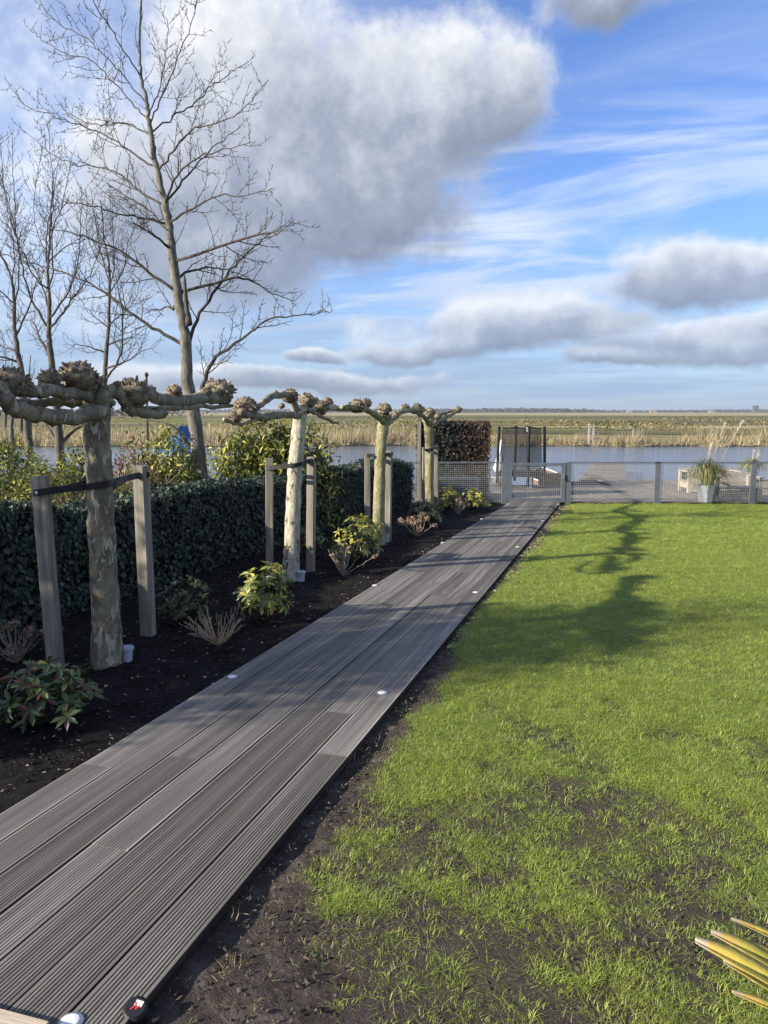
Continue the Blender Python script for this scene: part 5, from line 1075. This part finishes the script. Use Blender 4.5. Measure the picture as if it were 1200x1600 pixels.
def dinghy():
    c = fw(fcoord(Zp(885, 752, WZ))[0] - 0.35, fcoord(Zp(885, 748, WZ))[1] - 2.0); c = np.array([c[0], c[1], WZ]); a_j = fcoord(dpt(905, 748)); c = fw(a_j[0] - 0.75, a_j[1] + 1.2, WZ - FZ)
    t = thing('rowing_boat', 'small dark rowing boat with a white gunwale moored left of the jetty', 'boat', c); V = []; st = [(-1.3, .46, .34), (-.8, .58, .36), (-.1, .62, .38), (.6, .5, .44), (1.1, .28, .54), (1.4, .03, .62)]
    for n_, w_, h_ in st:
        for f, z in ((-1, h_), (-.82, .06), (0, -.08), (.82, .06), (1, h_)): V.append(c + FN * n_ + FA * f * w_ + np.array([0, 0, z]))
    F = [(i * 5 + j, i * 5 + j + 1, (i + 1) * 5 + j + 1, (i + 1) * 5 + j) for i in range(len(st) - 1) for j in range(4)] + [(0, 1, 2, 3, 4)]
    o = build('hull', V, F, M['brown'], t, True); sm = o.modifiers.new('thick', 'SOLIDIFY'); sm.thickness = 0.03
    for f in (-1, 1): MB().tube(smooth_line([c + FN * n_ + FA * f * w_ + np.array([0, 0, h_ + .01]) for n_, w_, h_ in st], 3), 0.022, 6).build('gunwale', M['white'], t, True)
    for n_, w_ in ((-.5, 1.0), (.45, .9)): MB().box(c + FN * n_ + np.array([0, 0, .24]), (w_, .2, .025), ax=FA).build('thwart', M['oldwood'], t)
    MB().tube(smooth_line([c + FN * 1.3 + np.array([0, 0, .6]), c + FN * .9 + FA * .4 + np.array([0, 0, .3]), c + FN * .3 + FA * .78 + np.array([0, 0, .44])], 5), 0.012, 5).build('rope', M['strap'], t, True)
dinghy()
sbx = fw(fcoord(Zp(712, 783, FZ))[0], 0.42); box = thing('storage_box', 'low dark storage box with a grey lid behind the fence left of the gate', 'storage box', sbx)
wbx = fa(752) - fa(680); MB().box(sbx + np.array([0, 0, 0.27]), (wbx, 0.5, 0.52), ax=FA).build('body', M['navy'], box); MB().box(sbx + np.array([0, 0, 0.555]), (wbx + .05, .55, .045), ax=FA).build('lid', M['lid'], box)
for sx in (-1, 1): MB().box(sbx + FA * sx * (wbx / 2 - 0.03) - FN * 0.262 + np.array([0, 0, .27]), (.06, .02, .52), ax=FA).build('corner_post', M['lid'], box)
# pampas grass in zinc pots
def pampas(u, v, n_off, h, w, plumes, label, pot_r, pot_h, seed):
    b = Zp(u, v, FZ) if n_off is None else fw(fcoord(Zp(u, v, FZ))[0], n_off); q = np.random.RandomState(seed)
    t = thing('pampas_grass', label, 'potted plant', b, 'potted pampas grasses on the deck'); MB().lathe(b, [(pot_r * .72, 0), (pot_r, pot_h), (pot_r * .9, pot_h), (pot_r * .88, pot_h - .04)], 8).build('pot', M['zinc'], t)
    n = 620; V = []; F = []
    for i in range(n):
        an = q.uniform(0, 6.283); d = np.array([math.cos(an), math.sin(an), 0]); s_ = np.array([-d[1], d[0], 0]) * q.uniform(.006, .011); L_ = h * q.uniform(.6, 1.1); sp = q.uniform(.1, 1) * w; p0 = b + d * pot_r * .5 * q.rand() + [0, 0, pot_h - .03]
        p1 = p0 + d * sp * .35 + [0, 0, L_ * .65]; p2 = p0 + d * sp * .85 + [0, 0, L_ * (.95 - .35 * sp / w)]; p3 = p0 + d * sp * 1.2 + [0, 0, L_ * (.75 - 1.0 * (sp / w) ** 2)]; k = len(V); V += [p0 - s_, p0 + s_, p1 - s_, p1 + s_, p2 - s_ * .7, p2 + s_ * .7, p3]; F += [(k, k + 1, k + 3, k + 2), (k + 2, k + 3, k + 5, k + 4), (k + 4, k + 5, k + 6)]
    build('leaves', V, F, M['pampas'], t, kind='stuff')
    for (uu, vv) in plumes:
        tip = at_depth(b, uu, vv); base = b + [0, 0, pot_h]; P = smooth_line([base, base * .5 + tip * .5 + q.normal(0, .03, 3), tip], 5); MB().tube(P, 0.006, 4).build('stalk', M['drystem'], t); mb = MB()
        d = tip - P[-4]; d /= np.linalg.norm(d); m = 140; f = q.rand(m); PP = tip - d * (f * .34)[:, None] ; V, F = many(BLADE_V, BLADE_F, PP, frames(d * .9 + q.normal(0, .3, (m, 3)), q.normal(size=(m, 3))), np.stack([np.full(m, .012), .05 + .06 * np.sin(f * 3.1), np.ones(m)], 1)); build('plume', V, F, M['plume'], t)
pampas(1103, 784, None, 0.72, 0.5, [(1133, 662), (1161, 658), (1113, 692), (1128, 684)], 'big pampas grass in an angular zinc pot behind the fence, with tall pale plumes', .24, .42, 1)
pampas(1172, 752, None, 0.5, 0.42, [(1178, 704), (1186, 706)], 'smaller pampas grass with reddish base behind the wooden seats', .2, .3, 2)
# weathered lounge seats
def lounge(u, v, n_off, w, label, tall_=0.62, yaw=0.0):
    b = fw(fcoord(Zp(u, v, FZ))[0], n_off); t = thing('wooden_lounge_seat', label, 'seat', b, 'weathered wooden lounge seats')
    A = FA * math.cos(yaw) + FN * math.sin(yaw); B = -FA * math.sin(yaw) + FN * math.cos(yaw)
    def bx(name, a, n, z, s_): MB().box(b + A * a + B * n + np.array([0, 0, z]), s_, ax=A).build(name, M['oldwood'], t)
    for a in (-w / 2 + .04, w / 2 - .04):
        for n, hh in ((-.32, .56), (.32, .56)): bx('leg', a, n, hh / 2, (.07, .07, hh))
        bx('armrest', a, 0, .575, (.11, .8, .03)); bx('side_panel', a * 1.0, 0, .2, (.03, .56, .16))
    for k in range(5): bx('seat_slat', 0, -.3 + .14 * k, .30, (w - .16, .125, .025))
    for k in range(3): bx('front_slat', 0, -.372, .06 + .085 * k, (w - .16, .022, .072))
    for k in range(3): bx('back_slat', 0, .372, .36 + .115 * k, (w - .02, .025, .1))
    return t
lounge(1166, 785, 0.75, 1.15, 'weathered wooden lounge seat behind the fence, right of the big pampas pot')
lounge(1178, 785, 2.6, 1.5, 'weathered wooden lounge seat standing farther back by the water, at the right edge')

# ------------------------------------------------------------------ reeds and the polder beyond
def reeds(n, a0, a1, n0, n1, hmin, hmax, m, name, w=0.022, lean=0.35, clump_s=0.35, zz=None, thr=0.0, seed=2):
    a = nr.uniform(a0, a1, n); f = nr.rand(n) ** 1.3; q = fbm(a * clump_s, f * 3, seed); ok = q > thr; a, f, q = a[ok], f[ok], q[ok]; k = len(a); nn = n0 + (n1 - n0) * f
    P = F0 + a[:, None] * FA + (bank_n(a) + nn)[:, None] * FN; P[:, 2] = (PZ if zz is None else zz) - 0.03
    h = nr.uniform(hmin, hmax, k) * np.clip((q - 0.30) * 3.6, 0.25, 1.4); fwd = np.tile([0.18, 0.0, 1.0], (k, 1)) + nr.normal(0, lean, (k, 3)); fwd[:, 2] = np.abs(fwd[:, 2]) + 0.3
    V, F = many(BLADE_V, BLADE_F, P, frames(fwd, -FN + nr.normal(0, .4, (k, 3))), np.stack([w * nr.uniform(.6, 1.4, k) , h, np.ones(k)], 1)); o = build(name, V, F, m); o['kind'] = 'stuff'; return o
reeds(30000, -50, 32, -0.1, 4.5, 0.35, 1.35, M['reed'], 'reeds', 0.03, 0.26, 0.22, thr=0.42)
reeds(14000, -50, 32, -0.25, 1.0, 0.1, 0.4, M['reed'], 'reeds', 0.05, 0.5, 0.4, thr=0.2, seed=3, zz=WZ + 0.1)
reeds(16000, -60, 60, 0, 60, 0.15, 0.5, M['tuft'], 'marsh_grass', 0.09, 0.5, 0.12, thr=0.36, seed=6)
reeds(16000, -120, 130, 50, 260, 0.15, 0.55, M['tuft'], 'marsh_grass', 0.3, 0.5, 0.06, thr=0.42, seed=8)
reeds(9000, -70, -12, 8, 20, 0.6, 1.3, M['reed'], 'reeds', 0.06, 0.22, 0.2, thr=0.3, seed=12)
# old timber posts and wire on the far bank
pf = thing('wire_fence', 'two pale timber posts with a sagging wire fence on the far bank', 'fence', Zp(922, 694, PZ))
pts = []
for u, v0, v1, w_ in ((920, 662, 694, .15), (926.5, 664, 694, .14), (989, 671, 684, .12)):
    b = Zp(u, v0 + (v1 - v0), PZ) if u < 950 else Zp(u, 687, PZ); h_ = at_depth(b, u, v0)[2] - PZ; MB().box(b + np.array([0, 0, h_ / 2]), (w_, w_, h_), ax=FA).build('post', M['oldwood'], pf); pts.append((b, h_))
for f in (.9, .6, .3):
    p, q = pts[1][0] + [0, 0, pts[1][1] * f], pts[2][0] + [0, 0, pts[2][1] * f]; MB().tube(smooth_line([p, (p + q) / 2 - [0, 0, .12], q], 5), 0.022, 4).build('wire', M['stake'], pf)
# far woods: one mass along the horizon
def far_wood(name, u0, u1, dist, hmin, hmax, n, seed, gaps=0.0):
    q = np.random.RandomState(seed); u = q.uniform(u0, u1, n); P = np.array([Dy(x, 643.2, dist) for x in u]); fac = dist / np.array([p @ FN for p in P]); P = P * fac[:, None]; P[:, :2] += q.normal(0, dist * .02, (n, 2)); g = fbm((u - u0) * .03, u * 0 + 1.3, seed); ok = g > gaps; P, g = P[ok], g[ok]; n = len(P); top = (hmin + (hmax - hmin) * np.clip((g - .3) * 2.2, 0, 1)); z = q.rand(n) ** .8 * top; P[:, 2] = PZ + z
    V, F = many(LEAF_V, LEAF_F, P - [0, 0, .3], frames(q.normal(size=(n, 3)) + [0, 0, .6], q.normal(size=(n, 3))), np.stack([dist * .012 * q.uniform(.6, 1.3, n), dist * .0022 * q.uniform(.6, 1.3, n), np.ones(n)], 1)); o = build(name, V, F, M['wood_far']); o['kind'] = 'stuff'
far_wood('far_wood', 690, 890, 1900, 3.5, 10.5, 3500, 1)
far_wood('far_wood', 880, 1260, 2600, 1.5, 6.5, 2600, 2, 0.36)
far_wood('far_wood', -60, 700, 2300, 2, 8.5, 4500, 3, 0.3)
far_wood('far_wood', -80, 300, 420, 1.5, 6.0, 2500, 4, 0.4)
# far houses and a tall block on the skyline
for u, w_, h_, hr, lb, rc in ((1020, 14, 3.5, 3, 'tiny far house with a red roof on the skyline, middle of the right side', (0.3, 0.12, 0.08)), (1112, 11, 4, 3, 'tiny far farmhouse on the skyline above the pampas plumes', (0.2, 0.1, 0.08)), (983, 10, 3, 3, 'tiny far pale house on the skyline near the end of the wood', (0.25, 0.2, 0.18)), (1180, 11, 15, 2, 'far grey tower block on the skyline at the right edge', (0.12, 0.13, 0.15))):
    b = Dy(u, 643, 2000); b[2] = PZ; t = thing('far_house', lb, 'house', b, 'buildings on the horizon'); MB().box(b + np.array([0, 0, h_ / 2]), (w_, 9, h_), ax=FA).build('wall', plain('far_wall', (0.10, 0.10, 0.11) if h_ > 10 else (0.3, 0.28, 0.26)), t)
    p = b + np.array([0, 0, h_]); build('roof', [p - FA * w_ * .55 - FN * 5, p + FA * w_ * .55 - FN * 5, p + FA * w_ * .55 + FN * 5, p - FA * w_ * .55 + FN * 5, p - FA * w_ * .5 + [0, 0, hr], p + FA * w_ * .5 + [0, 0, hr]], [(0, 1, 5, 4), (2, 3, 4, 5), (0, 4, 3), (1, 2, 5), (3, 2, 1, 0)], plain('far_roof', rc), t)
# distant bare trees on the left bank
for u, y, sc_, sd, lb in ((18, 46, 1.0, 41, 'distant bare tree on the far bank at the left edge'), (33, 50, 1.0, 42, 'distant bare tree on the far bank, second from the left edge'), (46, 44, 1.0, 43, 'distant bare tree on the far bank just left of the forked trunk'), (8, 52, 1.0, 44, 'thin distant bare tree behind the leftmost knuckle')):
    bare_tree('bare_tree', lb, 'distant bare trees across the water', y, [(u, 672), (u + 1, 640), (u - 1, 610), (u, 580), (u + 2, 555)], [[(u, 640), (u - 8, 618), (u - 12, 590)], [(u, 630), (u + 8, 606), (u + 11, 575)], [(u, 612), (u - 5, 590), (u - 6, 565)], [(u, 605), (u + 4, 585), (u + 8, 560)]], 0.2, 0.03, M['leftbark'], sd, cs=1.5, dens=1.1, lm=1.6, base_z=PZ, depth=1, upb=.5)
gp = np.array([*Dy(229, 690, 19.0)[:2], -0.62]); gt = thing('slim_post', 'slim dark post with a small knob behind the red-leaved shrub', 'post', gp); top = at_depth(gp, 229, 588); MB().tube([gp, top], 0.03, 6).build('shaft', M['twig'], gt); MB().lathe(top, [(.03, -.02), (.06, .03), (.05, .08), (.01, .12)], 8).build('knob', M['twig'], gt)

# ------------------------------------------------------------------ foreground details
# flax leaves reaching in from the right
RT = np.array([math.cos(YAW), math.sin(YAW), 0.0])
def FP(u, v, d): r = ray(u, v); return O0 + r * d / np.linalg.norm(r)
pc = FP(1087, 1470, 1.5) + RT * 0.62; pc[2] = float(gz(pc[0], pc[1])); flax = thing('flax_plant', 'yellow flax leaves with dry tips reaching in from the lower right corner', 'plant', pc)
def flax_leaf(tip, mid, w):
    """a strap leaf from the plant's base through the surveyed points, folded along its midrib"""
    b0 = pc + nr.normal(0, .03, 3) * [1, 1, 0]; dr = (mid - tip) / np.linalg.norm(mid - tip); ct = tip + dr * 0.5 * np.linalg.norm(b0 - tip) + np.array([0, 0, .03]); tt = np.sin(np.linspace(0, math.pi / 2, 25))[:, None]; P = b0 * (1 - tt) ** 2 + 2 * ct * tt * (1 - tt) + tip * tt ** 2; k = len(P); T = np.gradient(P, axis=0); V = []; F = []
    for i in range(k):
        t = T[i] / np.linalg.norm(T[i]); s_ = np.cross(t, [0, 0, 1.0]); s_ /= np.linalg.norm(s_) + 1e-9; f = i / (k - 1); ww = w * (0.5 + 0.5 * min(1, f * 4)) * min(1.0, 0.30 + 0.70 * (np.linalg.norm(tip - P[i]) / 0.06) ** 0.8) * 1.3; up = np.cross(s_, t)
        V += [P[i] - s_ * ww / 2 + up * ww * .14, P[i], P[i], P[i] + s_ * ww / 2 + up * ww * .14]
    def seg(i0, i1): return [q for i in range(i0, i1) for q in ((i * 4, i * 4 + 1, i * 4 + 5, i * 4 + 4), (i * 4 + 2, i * 4 + 3, i * 4 + 7, i * 4 + 6))]
    o = build('leaf', V, seg(0, k - 1), M['phormA'], flax, True); o.data.materials.append(M['phormTip']); o.data.materials.append(M['phormBand'])
    for i, pg in enumerate(o.data.polygons):
        dt_ = np.linalg.norm(tip - P[i // 2])
        if dt_ < 0.028: pg.material_index = 1
        elif dt_ < 0.05: pg.material_index = 2
    sm = o.modifiers.new('thick', 'SOLIDIFY'); sm.thickness = 0.0007
for (u0, v0), (u1, v1), d, w_ in (((1143, 1436), (1215, 1468), 1.75, .020), ((1111, 1457), (1215, 1510), 1.62, .034), ((1086, 1470), (1215, 1538), 1.5, .036), ((1168, 1472), (1230, 1504), 1.8, .018), ((1130, 1502), (1215, 1552), 1.62, .026), ((1174, 1531), (1240, 1560), 1.7, .024), ((1144, 1550), (1215, 1580), 1.55, .020), ((1210, 1420), (1260, 1460), 1.8, .03), ((1230, 1380), (1290, 1450), 1.85, .03)):
    flax_leaf(FP(u0, v0, d), FP(u1, v1, d * 1.02), w_)
for k_ in range(16):
    an = -2.0 + 3.6 * k_ / 15 - YAW * 0; d_ = RT * math.cos(an) + np.array([-RT[1], RT[0], 0]) * math.sin(an); h_ = nr.uniform(.45, .85); r_ = nr.uniform(.25, .5)
    flax_leaf(pc + d_ * r_ + [0, 0, h_], pc + d_ * r_ * .5 + [0, 0, h_ * .62], nr.uniform(.022, .034))
# black garden spot lying by the plank ends, with a red mark on its glass
sp = G(214, 1594); spot = thing('garden_spotlight', 'black round garden spotlight with a red mark on its glass beside the path', 'garden light', sp)
ax_ = np.array([0.12, -0.25, 0.96]); ax_ /= np.linalg.norm(ax_)
c0 = sp + [0, 0, 0.0]; MB().tube([c0 - ax_ * .02, c0 + ax_ * .03, c0 + ax_ * .05], [.024, .032, .034], 18).build('housing', M['strap'], spot, True)
MB().tube([c0 + ax_ * .05, c0 + ax_ * .053], .027, 18).build('glass', M['glassdark'], spot); e1 = np.cross(ax_, [1, 0, 0]); e1 /= np.linalg.norm(e1); e2 = np.cross(ax_, e1)
mb = MB(); 
for a_, b_, l_ in ((.006, .002, .016), (-.004, .006, .012), (.0, -.006, .014)): mb.box(c0 + ax_ * .0545 + e1 * a_ + e2 * b_, (l_, .004, .001), ax=e1 + e2 * (.6 if a_ > 0 else -.5), az=ax_)
mb.build('red_mark', M['red'], spot)
mb = MB().box(c0 + ax_ * .0542 + e1 * .012 - e2 * .004, (.022, .016, .0006), ax=e2, az=ax_); mb.build('pale_label', M['white'], spot)
# ------------------------------------------------------------------ the moist air over the polder
hz = MB().box((0, 4500, 10.5), (14000, 12000, 27)); ho = hz.build('haze', None); ho['kind'] = 'stuff'
hm = bpy.data.materials.new('air'); hm.use_nodes = True; hn = hm.node_tree; hn.nodes.clear(); ov = hn.nodes.new('ShaderNodeOutputMaterial'); pv = hn.nodes.new('ShaderNodeVolumePrincipled')
pv.inputs['Color'].default_value = (0.82, 0.88, 0.95, 1); pv.inputs['Density'].default_value = 0.00018; pv.inputs['Anisotropy'].default_value = 0.3; hn.links.new(pv.outputs[0], ov.inputs['Volume']); ho.data.materials.append(hm)
